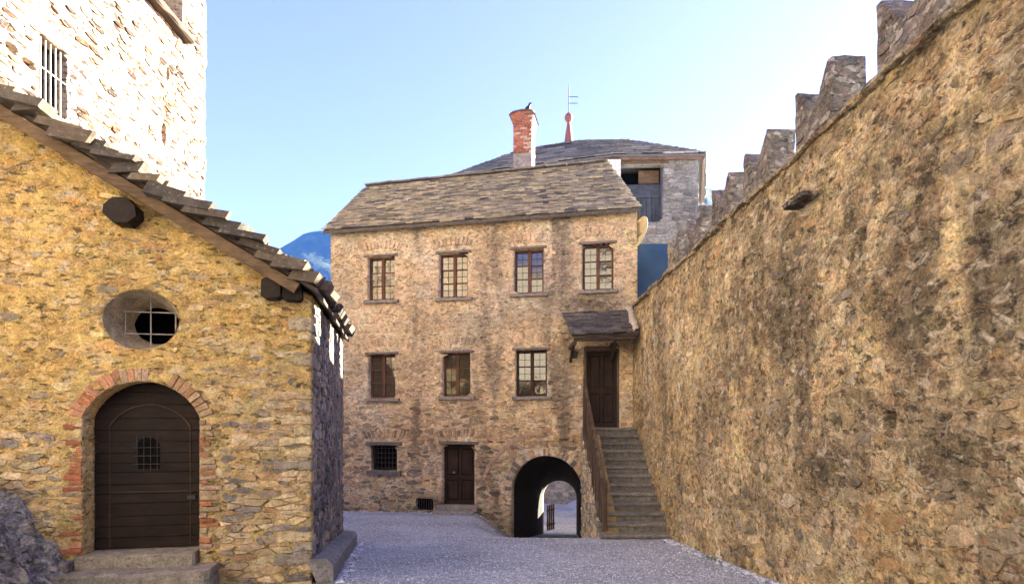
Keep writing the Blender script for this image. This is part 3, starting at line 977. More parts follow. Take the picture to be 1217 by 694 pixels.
co.build('dark_core', M['dark'], tower)
ef = Frame((TX - .06, TEND - .09, 0), (-1, 0, 0), (0, 1, 0))
mesh('far_face', *box_vf(ef, .01, 5, -3, 13.2, -.5, 0), M['stone'], tower, np.array((.5, .43, .34)))
nf = Frame((TX, 2.5, 0), (-1, 0, 0), (0, -1, 0))
mesh('near_face', *box_vf(nf, 0.01, 5, -3, 13.2, -.5, 0), M['stone'], tower, np.array((.5, .43, .34)))
wf = Frame((TX - 5, 2.5, 0), (0, 1, 0), (-1, 0, 0))
mesh('back_face', *box_vf(wf, .0, TEND - 2.5, -3, 13.2, -.5, .01), M['stone'], tower, np.array((.5, .43, .34)))
mesh('tower_top', *wbox(TX - 5.2, TX + .15, 2.3, TEND + .15, 13.2, 13.5), M['slate'], tower, np.array((.2, .18, .15)))
gr = MB()
for k in np.linspace(tw_u0 + .09, tw_u1 - .09, 5):
    gr.add(*beam_vf(TF.p(k, tw_v0 - .02, -.05), TF.p(k, tw_v1 + .02, -.05), .022, .022, (0, 1, 0), .004, 1, 0))
for k in (.36,):
    vv_ = tw_v0 + (tw_v1 - tw_v0) * (1 - k) - .1
    gr.add(*beam_vf(TF.p(tw_u0 - .02, vv_, -.03), TF.p(tw_u1 + .02, vv_, -.03), .022, .022, (0, 0, 1), .004, 1, 0))
mesh('dark_window_panel', *box_vf(TF, tw_u0 - .04, tw_u1 + .04, tw_v0 - .04, tw_v1 + .04, -.26, -.2), M['dark'], tower)  # black panel painting the unlit interior behind the bars
gr.build('window_grille', M['iron_light'], tower)
mesh('window_lintel', *slab_vf(TF, rough_slab(tw_u0 - .25, tw_u1 + .3, tw_v1 + .004, tw_v1 + .2, .015), -.3, .03, .02), M['stone'], tower, np.array((.68, .62, .52)))
bu0, bv0 = TF.px(172, -6); bu1, bv1 = TF.px(222, 45)
mesh('timber_sill', *beam_vf(TF.p(tw2[0] - .35, tw2[2] - .05, .06), TF.p(tw2[1] + .1, tw2[2] - .05, .06), .3, .17, (0, 0, 1), .03, 6, .012), M['wood_y'], tower, np.array((.045, .026, .014)))
gm = MB()
gm.add(*box_vf(TF, tw2[0], tw2[1], tw2[2], 12.4, -.42, -.40), (.02, .03, .045))
gm.build('dark_shutter', M['dark'], tower)

# ------------------------------------------------------------------ house
HL = np.array([-5.14, 16.7, 0.0]); HR = np.array([3.19, 15.0, 0.0])
hu = HR - HL; HLEN = np.linalg.norm(hu); hu /= HLEN
hn = np.array([hu[1], -hu[0], 0.0])             # towards the camera
HF = Frame(HL, hu, hn)
EAVE = 5.25
house = thing('stone_house', (HL + HR) / 2 + np.array([0, 0, -2.7]), 'three storey rubble stone house with slate roof and arched passage', 'house')
wins = [(437, 469, 305, 357), (522, 556, 301, 354), (611, 646, 296, 349), (692, 729, 290, 345),
        (438, 470, 421, 473), (526, 559, 419, 471), (613, 650, 416, 471)]
W = [HF.rect(*r) for r in wins]
GW = HF.rect(441, 472, 529, 559)
GD = HF.rect(526, 564, 528, 600)
UD = HF.rect(694, 736, 411, 508)
VT = HF.rect(495, 515, 592, 606)
aL, _ = HF.px(608, 600); aR, _ = HF.px(692, 600)
auc, aa = (aL + aR) / 2, (aR - aL) / 2
atop = HF.px(650, 538)[1]; aspr = HF.px(650, 584)[1]
arch_sd = sd_arch(auc, aa, -9, aspr, min(aa, atop - aspr))
ops = [sd_rect(*r) for r in W] + [sd_rect(*GW), sd_rect(*GD), sd_rect(*UD), sd_rect(*VT), arch_sd]
h_sdf = sd_all(*ops)
streaks = [(HF.px(585, 400)[0], .35), (HF.px(670, 330)[0], .28), (HF.px(495, 300)[0], .18), (HF.px(660, 450)[0], .4)]


def h_stain(u, v):
    u = np.asarray(u, float); v = np.asarray(v, float)
    g = fbm(u * 1.2, v * 1.5, 4, 101)
    k = 0.86 + 0.55 * (g - .5) + .25 * (fbm(u * 5, v * 2, 3, 102) - .5)
    c = mixc((1.0, .96, .90), (1.05, .92, .75), sstep(.40, .62, fbm(u * .8, v * .9, 3, 103)))
    pink = sstep(.56, .68, fbm(u * 1.1 + 7, v * .5, 3, 106)) * .45
    c = mixc(c, (1.02, .88, .76), pink)
    # grime and water stains: running streaks, porch stain, damp foot
    d = 0
    for (su, sw) in streaks:
        d = np.maximum(d, np.exp(-((u - su + .25 * (fbm(v * .9, u * 0 + su, 3, 107) - .5)) / sw) ** 2) * sstep(.35, .6, fbm(u * 5, v * .8, 3, 108)) * .8)
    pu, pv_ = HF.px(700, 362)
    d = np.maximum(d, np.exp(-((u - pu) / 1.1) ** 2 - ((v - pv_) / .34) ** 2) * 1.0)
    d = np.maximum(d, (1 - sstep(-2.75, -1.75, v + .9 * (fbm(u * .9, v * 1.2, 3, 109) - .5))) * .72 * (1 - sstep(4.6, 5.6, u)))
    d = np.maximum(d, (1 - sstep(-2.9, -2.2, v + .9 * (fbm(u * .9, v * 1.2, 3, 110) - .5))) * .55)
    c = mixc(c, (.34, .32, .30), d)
    return c * k[..., None]


def h_tint(u, v): return np.clip(np.array([.82, .71, .515]) * h_stain(u, v), .015, .8)


def h_disp(u, v): return .022 * (fbm(u * 4, v * 7, 4, 13) - .5) + .04 * (fbm(u * .6, v * .6, 2, 16) - .5) + .012 * (vnoise(u * 15, v * 24, 18) - .5)


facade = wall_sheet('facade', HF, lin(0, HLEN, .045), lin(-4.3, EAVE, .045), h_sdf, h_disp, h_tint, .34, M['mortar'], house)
# relieving arches of upright stones over the openings keep the rubble away
solds = []
rv = random.Random(17)
excl = []
for r in W + [GW, GD]:
    mid = (r[0] + r[1]) / 2; wd = (r[1] - r[0]) / 2 + .18; base = r[3] + .16
    excl.append(sd_rect(mid - wd, mid + wd, r[3] - .02, base + .30))
    nst = 11
    for k in range(nst):
        t = (k + .5) / nst * 2 - 1
        uu = mid + t * wd; lean = t * .10; hh = rv.uniform(.17, .25); ww = wd / nst * rv.uniform(.65, .9)
        b = base + .06 * (1 - t * t)
        solds.append([(uu - ww, b), (uu + ww, b), (uu + ww + lean, b + hh), (uu - ww + lean, b + hh)])
brk_r = (aa + .42)
ba_c = HF.px(640, 600)
excl.append(lambda u, v: np.maximum(np.abs(np.hypot(u - auc, v - aspr) - (aa + .11)) - .13, aspr - .2 - v))
st_sdf = sd_all(h_sdf, *excl, lambda u, v: np.minimum(u - .02, np.minimum(HLEN - u - .02, EAVE - v - .02)))
pal_h = [(.62, .49, .34), (.54, .43, .30), (.68, .55, .39), (.40, .34, .27), (.60, .44, .27), (.25, .22, .195), (.70, .58, .43), (.56, .36, .23), (.44, .39, .33), (.17, .155, .14), (.22, .19, .165), (.30, .26, .22)]
pol = rubble(0.0, HLEN, -3.3, EAVE + .1, .225, .082, 91, wj=.3)


def h_bur(u, v): return .012 * sstep(-1.2, 2.0, v) * (.3 + 1.4 * fbm(np.asarray(u) * 1.5, np.asarray(v) * 2, 3, 120))
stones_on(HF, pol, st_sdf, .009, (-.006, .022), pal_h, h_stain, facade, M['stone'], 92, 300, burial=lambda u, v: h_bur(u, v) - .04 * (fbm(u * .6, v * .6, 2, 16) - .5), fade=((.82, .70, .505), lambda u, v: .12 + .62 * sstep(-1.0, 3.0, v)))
for P in solds:
    c = np.mean(P, 0)
    V, Fc = prism_vf(HF, P, -.05, rv.uniform(.004, .026), .9, .004, .08, rv)
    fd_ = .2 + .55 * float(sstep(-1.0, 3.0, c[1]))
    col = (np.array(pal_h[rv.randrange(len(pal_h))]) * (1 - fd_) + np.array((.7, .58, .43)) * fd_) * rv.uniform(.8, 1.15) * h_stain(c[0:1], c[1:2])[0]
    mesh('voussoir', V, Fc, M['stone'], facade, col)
# voussoirs of the passage arch
na = 25
for k in range(na):
    a0 = math.pi * k / na + .012; a1 = math.pi * (k + 1) / na - .012
    ry = min(aa, atop - aspr) / aa
    r0, r1 = aa + .004, aa + rv.uniform(.17, .26)
    f = lambda r, a: (auc + r * math.cos(a), aspr + (r * ry if r > aa + .01 else r * ry) * math.sin(a))
    V, Fc = prism_vf(HF, [f(r0, a0), f(r0, a1), f(r1, a1), f(r1, a0)], -.06, rv.uniform(.0, .028), .92, .003, .06, rv)
    mesh('voussoir', V, Fc, M['stone'], facade, np.array(pal_h[rv.randrange(len(pal_h))]) * rv.uniform(.75, 1.1))
# faint brick relieving arc to the left of the passage
bc_u, bc_v = HF.px(655, 600); br = abs(HF.px(572, 600)[0] - bc_u)
for k in range(34):
    a = math.radians(108 + 52 * k / 33)
    r0, r1 = br, br + .10
    da = .016
    P = [(bc_u + r * math.cos(t), bc_v + r * math.sin(t)) for r, t in ((r0, a - da), (r0, a + da), (r1, a + da), (r1, a - da))]
    V, Fc = prism_vf(HF, P, -.05, .026 + rv.uniform(-.01, .006), .9, .002, .05, rv)
    mesh('brick', V, Fc, M['brick'], facade, np.array((.50, .34, .25)) * rv.uniform(.75, 1.15))

# other walls of the house
HD = 4.15


def hp(u, s, z): return HL + hu * u - hn * s + np.array([0, 0, z])


sideR = Frame(hp(HLEN, 0, 0), -hn, hu)
sideL = Frame(hp(0, HD, 0), hn, -hu)
backF = Frame(hp(HLEN, HD, 0), -hu, -hn)
mesh('side_wall', *slab_vf(sideR, [(.36, -4.6), (HD, -4.6), (HD, EAVE - .1), (.36, EAVE - .1)], -.4, -.002, .004), M['stone'], house, np.array((.42, .35, .26)))
mesh('side_wall', *slab_vf(sideL, [(0, -4.6), (HD - .36, -4.6), (HD - .36, EAVE), (HD - 2.7, 7.1), (0, 6.0)], -.4, -.002, .004), M['stone'], house, np.array((.42, .35, .26)))
# rear wall with the low arched mouth of the passage
fl, _ = backF.px(650, 600); fr_, _ = backF.px(686, 600)
f_c = (fl + fr_) / 2 + .02; f_a = abs(fl - fr_) / 2 + .0
f_a2 = .56; f_right = min(fl, fr_); f_c = f_right + f_a2
f_top = backF.px(672, 570)[1]
rear_sd = sd_arch(f_c, f_a2, -9, f_top - .5, .5)
rear = wall_sheet('rear_wall', backF, lin(0.41, HLEN - .41, .09), lin(-4.8, 6.0, .09), rear_sd, lambda u, v: 0 * u, lambda u, v: np.clip(np.array([.42, .35, .26]) * h_stain(u, v), .02, .8), .3, M['stone'], house)
# vault of the passage: swept from front arch to rear arch
ns = 25; V = []; Fc = []
fa = [(auc + (aa + .0) * math.cos(t), aspr + min(aa, atop - aspr) * math.sin(t)) for t in np.linspace(0, math.pi, ns)]
fa = [(auc + aa, -4.6)] + fa + [(auc - aa, -4.6)]
ra = [(f_c - f_a2 * math.cos(t), f_top - .5 + .5 * math.sin(t)) for t in np.linspace(0, math.pi, ns)]
ra = [(f_c - f_a2, -4.8)] + ra + [(f_c + f_a2, -4.8)]
A_ = np.array([HF.p(a, b, -.33) for a, b in fa]); B_ = np.array([backF.p(a, b, -.29) for a, b in ra])
m_ = len(A_)
for i in range(13):
    t = i / 12
    P = A_ * (1 - t) + B_ * t
    P = P + .03 * np.stack([vnoise(np.arange(m_) * .9, np.full(m_, i * .8), k + 60) - .5 for k in range(3)], 1) * (0 < i < 12)
    V.append(P)
for i in range(12):
    for k in range(m_ - 1): Fc.append([i * m_ + k, (i + 1) * m_ + k, (i + 1) * m_ + k + 1, i * m_ + k + 1])
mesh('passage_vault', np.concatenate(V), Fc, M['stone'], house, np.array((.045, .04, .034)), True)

# windows
WR = random.Random(33)


def window(r, style):
    u0, u1, v0, v1 = r
    dg = -.17
    m = MB(); col = np.array((.12, .058, .036)) if style != 'dark' else np.array((.06, .032, .024))
    fw = .055
    m.add(*box_vf(HF, u0, u1, v1 - fw, v1 + .01, dg - .05, dg + .03), col)
    m.add(*box_vf(HF, u0, u1, v0 - .01, v0 + fw, dg - .05, dg + .03), col)
    m.add(*box_vf(HF, u0 - .01, u0 + fw, v0 + fw, v1 - fw, dg - .05, dg + .028), col)
    m.add(*box_vf(HF, u1 - fw, u1 + .01, v0 + fw, v1 - fw, dg - .05, dg + .028), col)
    um = (u0 + u1) / 2
    m.add(*box_vf(HF, um - .045, um + .045, v0 + fw, v1 - fw, dg - .05, dg + .036), col * 1.1)
    hs = (v1 - v0 - 2 * fw) / 3
    for (a, b) in ((u0 + fw, um - .045), (um + .045, u1 - fw)):
        for k in (1, 2):
            vv_ = v0 + fw + hs * k
            m.add(*box_vf(HF, a, b, vv_ - .015, vv_ + .015, dg - .03, dg + .02), col)
    wo_ = m.build('window', M['wood_v'], house)
    ld = MB()
    for (a, b) in ((u0 + fw, um - .045), (um + .045, u1 - fw)):
        tilt = WR.uniform(-.02, .02)
        for k in range(3):
            p0 = v0 + fw + hs * k + .016; p1 = v0 + fw + hs * (k + 1) - .016
            tv = WR.uniform(-.012, .012) + (.30 if style == 'sky' else 0.0) * 0
            c = [(a, p0, dg - tilt * .2), (b, p0, dg + tilt * .2), (b, p1, dg + tilt * .2 + tv), (a, p1, dg - tilt * .2 + tv)]
            P = np.array([HF.p(*q_) for q_ in c] + [HF.p(q_[0], q_[1], q_[2] - .004) for q_ in c])
            mesh('pane', P, [[0, 1, 2, 3], [7, 6, 5, 4], [0, 4, 5, 1], [1, 5, 6, 2], [2, 6, 7, 3], [3, 7, 4, 0]], M['glass'], wo_)
            ld.add(*box_vf(HF, a, b, (p0 + p1) / 2 - .004, (p0 + p1) / 2 + .004, dg + .008, dg + .016), (.1, .1, .1))
        uu = (a + b) / 2
        ld.add(*box_vf(HF, uu - .004, uu + .004, v0 + fw, v1 - fw, dg + .008, dg + .017), (.1, .1, .1))
    ld.build('lead_bars', M['lead'], wo_)
    mesh('sill', *slab_vf(HF, rough_slab(u0 - .10, u1 + .13, v0 - .085, v0 - .002, .008, WR), -.3, .09, .012), M['stone'], wo_, np.array((.30, .26, .22)))
    mesh('lintel', *slab_vf(HF, rough_slab(u0 - .09, u1 + .09, v1 + .002, v1 + .06, .006, WR), -.3, .05, .01), M['stone'], wo_, np.array((.22, .18, .15)))
    mesh('backing_panel', *box_vf(HF, u0 - .05, u1 + .05, v0 - .05, v1 + .05, -.345, -.335), M['dark'], wo_)


for k, r in enumerate(W): window(r, 'sky' if k == 3 else ('dark' if k == 6 else 'tan'))

# barred ground floor window
u0, u1, v0, v1 = GW
gwm = MB()
for a, b, c_, d_ in ((u0, u0 + .04, v0, v1), (u1 - .04, u1, v0, v1), (u0 + .04, u1 - .04, v0, v0 + .04), (u0 + .04, u1 - .04, v1 - .04, v1)):
    gwm.add(*box_vf(HF, a, b, c_, d_, -.24, -.18), (.06, .045, .035))
gw = gwm.build('barred_window', M['wood_v'], house)
mesh('backing_panel', *box_vf(HF, u0 - .05, u1 + .05, v0 - .05, v1 + .05, -.345, -.335), M['dark'], gw)
gr = MB()
for k in np.linspace(u0 + .06, u1 - .06, 7): gr.add(*box_vf(HF, k - .009, k + .009, v0, v1, -.10, -.082))
for k in np.linspace(v0 + .08, v1 - .08, 5): gr.add(*box_vf(HF, u0, u1, k - .009, k + .009, -.081, -.065))
gr.build('grille', M['iron'], gw)
mesh('sill', *slab_vf(HF, rough_slab(u0 - .12, u1 + .12, v0 - .13, v0 - .002, .008, WR), -.3, .08, .015), M['stone'], gw, np.array((.17, .155, .14)))
mesh('lintel', *slab_vf(HF, rough_slab(u0 - .14, u1 + .14, v1 + .002, v1 + .10, .008, WR), -.3, .06, .015), M['stone'], gw, np.array((.17, .15, .13)))


def panel_door(fr, r, depth, col, name, parent, vsplit, lintel=True):
    u0, u1, v0, v1 = r
    m = MB(); m.add(*box_vf(fr, u0, u1, v0, v1, depth - .06, depth - .02), np.array(col) * .8)
    d = m.build(name, M['wood_v'], parent)
    fw = .09; um = (u0 + u1) / 2
    b = MB()
    b.add(*slab_vf(fr, rpoly(u0, u0 + fw, v0, v1), depth - .02, depth + .012, .004), col)
    b.add(*slab_vf(fr, rpoly(u1 - fw, u1, v0, v1), depth - .02, depth + .012, .004), col)
    b.add(*slab_vf(fr, rpoly(um - fw * .45, um + fw * .45, v0, v1), depth - .02, depth + .010, .004), col)
    for a, c in ((v0, v0 + .12), (v0 + (v1 - v0) * vsplit - .06, v0 + (v1 - v0) * vsplit + .06), (v1 - .11, v1)):
        b.add(*slab_vf(fr, rpoly(u0 + .002, u1 - .002, a, c), depth - .02, depth + .016, .004), col)
    b.build('rails', M['wood_v'], d)
    for (a, c) in ((v0 + .12, v0 + (v1 - v0) * vsplit - .06), (v0 + (v1 - v0) * vsplit + .06, v1 - .11)):
        for (p, q_) in ((u0 + fw, um - fw * .45), (um + fw * .45, u1 - fw)):
            mesh('panel', *slab_vf(fr, rpoly(p + .02, q_ - .02, a + .02, c - .02), depth - .02, depth + .004, .018), M['wood_v'], d, np.array(col) * WR.uniform(.85, 1.15))
    if lintel:
        mesh('lintel', *slab_vf(fr, rough_slab(u0 - .10, u1 + .10, v1 + .002, v1 + .09, .008, WR), -.3, .05, .015), M['stone'], d, np.array((.2, .17, .14)))
    return d


gdoor = panel_door(HF, GD, -.16, (.035, .02, .014), 'ground_floor_door', house, .45)
ku, kv = HF.px(540, 561, -.14)
mesh('handle', *beam_vf(HF.p(ku, kv, -.15), HF.p(ku, kv, -.08), .05, .05, (0, 0, 1), .015, 2, 0), M['iron_light'], gdoor)
u0, u1, v0, v1 = GD
gz = -2.66
mesh('doorstep', *slab_vf(HF, rough_slab(u0 - .12, u1 + .1, v0 - .14, v0 - .002, .01, WR), -.3, .12, .015), M['stone'], gdoor, np.array((.3, .27, .24)))
mesh('doorstep', *slab_vf(HF, rough_slab(u0 - .2, u1 + .06, v0 - .45, v0 - .142, .012, WR), -.1, .34, .02), M['stone'], gdoor, np.array((.33, .3, .27)))
vm = MB()
u0, u1, v0, v1 = VT
vm.add(*box_vf(HF, u0, u1, v0, v1, -.12, -.10), (.015, .018, .025))
vent = vm.build('vent_grate', M['dark'], house)
vb = MB()
for k in np.linspace(u0, u1, 8): vb.add(*box_vf(HF, k - .008, k + .008, v0, v1, -.03, -.012))
vb.build('grate_bars', M['iron'], vent)

# upper door with frame and the slate canopy
u0, u1, v0, v1 = UD
mU = MB()
cw = (.13, .10, .07)
mU.add(*box_vf(HF, u0 + .005, u0 + .06, v0, v1 - .02, -.2, -.05), cw)
mU.add(*box_vf(HF, u1 - .06, u1 - .005, v0, v1 - .02, -.2, -.05), cw)
udoor = panel_door(HF, (u0 + .06, u1 - .06, v0, v1 - .12), -.14, (.03, .018, .014), 'upper_door', house, .48, False)
mU.build('door_frame', M['wood_v'], udoor)
mesh('transom', *box_vf(HF, u0, u1, v1 - .12, v1, -.2, -.06), M['wood_h'], udoor, np.array((.10, .07, .05)))
cA = pix(680, 398, 14.15); cB = pix(758, 396, 14.1); cB[0] = 2.99
cD = HF.p(HF.px(669, 372)[0], HF.px(669, 372)[1], .01); cC = HF.p(HF.px(745, 368)[0], HF.px(745, 368)[1], .01)
cC[0] = min(cC[0] + .1, 3.0)
P = [cA, cB, cC, cD]
Vc = np.array([p - [0, 0, .05] for p in P] + P)
canopy = mesh('door_canopy', Vc, [[3, 2, 1, 0], [4, 5, 6, 7], [0, 1, 5, 4], [1, 2, 6, 5], [2, 3, 7, 6], [3, 0, 4, 7]], M['wood_h'], house, np.array((.05, .035, .025)))
slates_on(cA, cB, cC, cD, .10, .30, .026, 141, canopy, M['slate'], [(.10, .09, .085), (.13, .115, .10), (.08, .075, .07), (.16, .14, .12)], 200, lift=.004, over=.03)
mesh('canopy_beam', *beam_vf(cA + [.05, .05, -.10], cB + [-.02, .05, -.10], .09, .09, (0, 0, 1), .012, 4), M['wood_h'], canopy, np.array((.06, .042, .03)))
for x in (1.52, 2.55):
    t = (x - cA[0]) / (cB[0] - cA[0])
    a = cA * (1 - t) + cB * t + [0, .06, -.18]
    b = HF.p((np.array([x, 15.4, 0]) - HL) @ hu, a[2] - .0, .0)
    mesh('canopy_bracket', *beam_vf(a, [x, b[1] + .05, a[2]], .09, .10, (0, 0, 1), .012, 3), M['wood_y'], canopy, np.array((.07, .05, .035)))
    mesh('canopy_bracket', *beam_vf([x, a[1] + .35, a[2]], [x, b[1], a[2] - .35], .07, .07, (0, 0, 1), .01, 3), M['wood_y'], canopy, np.array((.07, .05, .035)))
# mortar fillet where the canopy meets the curtain wall
mm = MB()
rr = random.Random(4)
nseg = 9; V = []
for i in range(nseg):
    t = i / (nseg - 1); c = cB * (1 - t) + cC * t
    c = c + [0, 0, .07]
    wv = .09 + rr.uniform(-.03, .03)
    for (dx, dz) in ((-wv, -.03), (-wv * .6, .03), (.06, .06 + rr.uniform(-.01, .02)), (.08, -.05)):
        V.append(c + [dx, 0, dz])
Fc = [[i * 4 + k, i * 4 + 4 + k, i * 4 + 5 + k, i * 4 + 1 + k] for i in range(nseg - 1) for k in range(3)]
mesh('mortar_fillet', np.array(V), Fc, M['stone'], canopy, np.array((.52, .44, .33)), True)

# roof of the house
oe = .22
eL = hp(-.12, -oe, 5.20); eR = hp(HLEN + .06, -oe, 5.24)
rL = np.array([-4.80, 19.45, 7.55]); rR = np.array([2.93, 18.0, 7.74])
bL = hp(.1, HD + .2, 6.0); bR = hp(HLEN + .05, HD + .1, 5.25)
Vr = np.array([eL, eR, rR, rL, bL, bR] + [p - np.array([0, 0, .09]) for p in (eL, eR, rR, rL, bL, bR)])
hroof = mesh('roof', Vr, [[0, 1, 2, 3], [3, 2, 5, 4], [9, 8, 7, 6], [10, 11, 8, 9], [0, 6, 7, 1], [1, 7, 8, 2], [2, 8, 11, 5], [5, 11, 10, 4], [4, 10, 9, 3], [3, 9, 6, 0], [1, 5, 2]], M['slate'], house, np.array((.10, .085, .07)))
pal_r = [(.36, .30, .195), (.42, .35, .22), (.26, .23, .165), (.48, .40, .245), (.30, .265, .185), (.40, .34, .24), (.14, .125, .10), (.2, .18, .14)]
slates_on(eL, eR, rR, rL, .10, .26, .032, 151, hroof, M['slate'], pal_r, 300, lift=.006, over=.05, ragged=.35)
slates_on(bR, hp(.1, HD + .2, 6.0), rL, rR, .3, .6, .03, 152, hroof, M['slate'], pal_r, 0, lift=.006, over=.05)
rg = random.Random(9)
x = 0.0
RLn = np.linalg.norm(rR - rL)
while x < RLn - .3:
    L_ = rg.uniform(.4, .75); a = rL + (rR - rL) * x / RLn; b = rL + (rR - rL) * min(1, (x + L_) / RLn)
    mesh('ridge_slab', *beam_vf(a + [0, 0, .055 + rg.uniform(-.01, .015)], b + [0, 0, .055 + rg.uniform(-.01, .015)], .34, .05, (0, 0, 1), .01, 2, .008), M['slate'], hroof, np.array((.2, .175, .14)) * rg.uniform(.8, 1.2))
    x += L_ + .01

# chimney: brick shaft, flared head
ch = pix(623, 190, 18.95)
cs_ = 18.95 / F
cw_ = 22 * cs_ / 2
chz0 = ch[2] - 1.0
chim = MB()
hw = cw_
chf = Frame((ch[0], ch[1], 0), hu, hn)
ztop = pix(622, 140, 18.95)[2]
zbase = pix(622, 187, 18.95)[2]
chim.add(*box_vf(chf, -hw, hw, chz0, zbase, -hw, hw), (.30, .26, .23))
chimney = chim.build('chimney', M['stone'], house)
cbk = MB(); v = zbase; row = 0
while v < ztop - .01:
    t = (v - zbase) / (ztop - zbase)
    k = 1.0 + (.28 * sstep(.62, .95, t))
    bw = hw * k
    for f_, off in ((0, 0), (1, 0), (2, 0), (3, 0)):
        fu = [hu, hn, -hu, -hn][f_]; fnn = [hn, -hu, -hn, hu][f_]
        ff = Frame((ch[0], ch[1], 0), fu, fnn)
        x = -bw + (.0 if row % 2 else -.11)
        while x < bw - .02:
            a, b = max(x + .006, -bw), min(x + .215, bw)
            if b - a > .03:
                cb = np.array((.36, .12, .07)) * rg.uniform(.7, 1.3) if rg.random() > .12 else np.array((.5, .38, .28))
                if f_ == 3: cb = np.array((.62, .56, .48)) * rg.uniform(.9, 1.1)
                cbk.add(*box_vf(ff, a, b, v + .006, v + .062, bw - .08, bw + rg.uniform(-.004, .006)), cb)
            x += .22
    cbk.add(*box_vf(chf, -bw + .01, bw - .01, v, v + .068, -bw + .01, bw - .01), (.4, .34, .27))
    v += .068; row += 1
cbk.build('brickwork', M['brick'], chimney, kind='stuff')
P = []
cw2 = hw * 1.42
mesh('chimney_cap', *slab_vf(Frame((ch[0], ch[1], 0), hu, hn), [(-cw2, ztop - .06), (-cw2 * .7, ztop + .03), (0, ztop + .07), (cw2 * .7, ztop + .03), (cw2, ztop - .10), (cw2 * .6, ztop + .0), (0, ztop + .03), (-cw2 * .6, ztop)], -cw2, cw2, .01), M['slate'], chimney, np.array((.10, .095, .09)))

# perched bird
bz = ztop + .07; bx = ch[0] + .10; by = ch[1]
path = [(-.16, -.02, .008), (-.12, .03, .03), (-.06, .085, .062), (.0, .15, .078), (.045, .21, .066), (.065, .26, .040), (.075, .30, .042), (.095, .33, .040), (.125, .34, .022), (.175, .325, .004)]
V = []; Fc = []
for i, (xo, zo, r) in enumerate(path):
    a0 = path[max(0, i - 1)]; a1 = path[min(len(path) - 1, i + 1)]
    tx, tz = a1[0] - a0[0], a1[1] - a0[1]; tl_ = math.hypot(tx, tz); nx_, nz_ = -tz / tl_, tx / tl_
    for k in range(10):
        a = 2 * math.pi * k / 10
        V.append((bx + xo + nx_ * r * math.cos(a), by + r * math.sin(a), bz + zo + .05 + nz_ * r * math.cos(a)))
for i in range(len(path) - 1):
    for k in range(10): Fc.append([i * 10 + k, i * 10 + (k + 1) % 10, (i + 1) * 10 + (k + 1) % 10, (i + 1) * 10 + k])
Fc.append(list(range(10))[::-1]); Fc.append([(len(path) - 1) * 10 + k for k in range(10)])
bird = thing('black_bird', (bx, by, bz), 'black bird perched on top of the brick chimney', 'bird')
mesh('body', np.array(V), Fc, M['feather'], bird, None, True)
tl = MB(); tl.add(*beam_vf((bx - .11, by, bz + .08), (bx - .21, by, bz - .03), .05, .015, (0, 1, 0), .004, 2, 0)); tl.build('tail', M['feather'], bird)
for sgn in (-1, 1):
    mesh('leg', *beam_vf((bx + .005, by + sgn * .025, bz - .03), (bx + .005, by + sgn * .025, bz + .09), .01, .01, (0, 1, 0), .002, 1, 0), M['feather'], bird)

# ------------------------------------------------------------------ stairs
stairs = thing('stone_staircase', (2.4, 11.4, -2.43), 'outdoor stone staircase climbing along the wall to the upper door', 'staircase')
SX0, SX1 = 1.80, 3.06
y0, y1 = 11.35, 14.45
nst = 13
zb, zt = -2.43, -.27
rs = random.Random(12)
for k in range(nst):
    ya = y0 + (y1 - y0) * k / (nst - 1)
    yb = y0 + (y1 - y0) * (k + 1) / (nst - 1) + .06
    z1_ = zb + (zt - zb) * (k + 1) / nst
    z0_ = z1_ - (zt - zb) / nst - .004
    if k == nst - 1: yb = 15.0
    xl = SX0 - .02 - (.06 if k < 2 else 0) + rs.uniform(-.02, .02); xr = SX1 + .02
    # riser block, uneven worn nosing
    n_ = 9; V = []
    xs = np.linspace(xl, xr, n_)
    for x in xs:
        wv = .010 * math.sin(3.14 * (x - xl) / (xr - xl)) + rs.uniform(-.006, .006)
        nose = rs.uniform(-.012, .012)
        V += [(x, ya + .035 + nose, z0_ - .02), (x, ya + .03 + nose, z1_ - .075), (x, ya - .005 + nose, z1_ - .06), (x, ya + nose, z1_ - .014 - wv), (x, ya + .02 + nose, z1_ - wv), (x, yb, z1_ - wv * .3), (x, yb, z0_ - .02)]
    Fc = []
    for i in range(n_ - 1):
        for q_ in range(7): Fc.append([i * 7 + q_, i * 7 + 7 + q_, i * 7 + 7 + (q_ + 1) % 7, i * 7 + (q_ + 1) % 7])
    Fc.append(list(range(7))); Fc.append([(n_ - 1) * 7 + q_ for q_ in range(7)][::-1])
    c = np.array((.21, .195, .165)) * rs.uniform(.85, 1.2)
    mesh('step', np.array(V), Fc, M['stone'], stairs, c)
# side wall under the stairs
SF = Frame((SX0, 0, 0), (0, 1, 0), (-1, 0, 0))
slope = (zt - zb) / (y1 - y0)


def stair_line(u): return np.minimum(zb + .06 + slope * (np.asarray(u) - y0), zt - .16)
sw_sd = lambda u, v: stair_line(u) - v
yend = 15.28
sside = wall_sheet('side_wall', SF, lin(y0 + .03, yend, .05), lin(-3.6, -.35, .05), sw_sd, lambda u, v: .02 * (fbm(u * 5, v * 7, 3, 71) - .5),
                   lambda u, v: np.clip(np.array([.36, .27, .13]) * (0.8 + .5 * (fbm(u * 2, v * 2, 3, 73)[..., None] - .5)), .02, .8), .3, M['stone'], stairs)
stones_on(SF, rubble(y0 + .05, yend, -3.3, -.3, .24, .10, 171), lambda u, v: np.minimum(stair_line(u) - v - .03, np.minimum(u - y0 - .04, yend - u)), .012, (.0, .03), pal_c, lambda u, v: np.ones((1, 3)), sside, M['stone'], 172, 60)
mesh('core', *box_vf(SF, y0 + .35, yend - .02, -3.8, -2.35, -1.2, -.05), M['stone'], stairs, np.array((.3, .25, .18)))
stf = Frame((0, y0 + .04, 0), (1, 0, 0), (0, -1, 0))
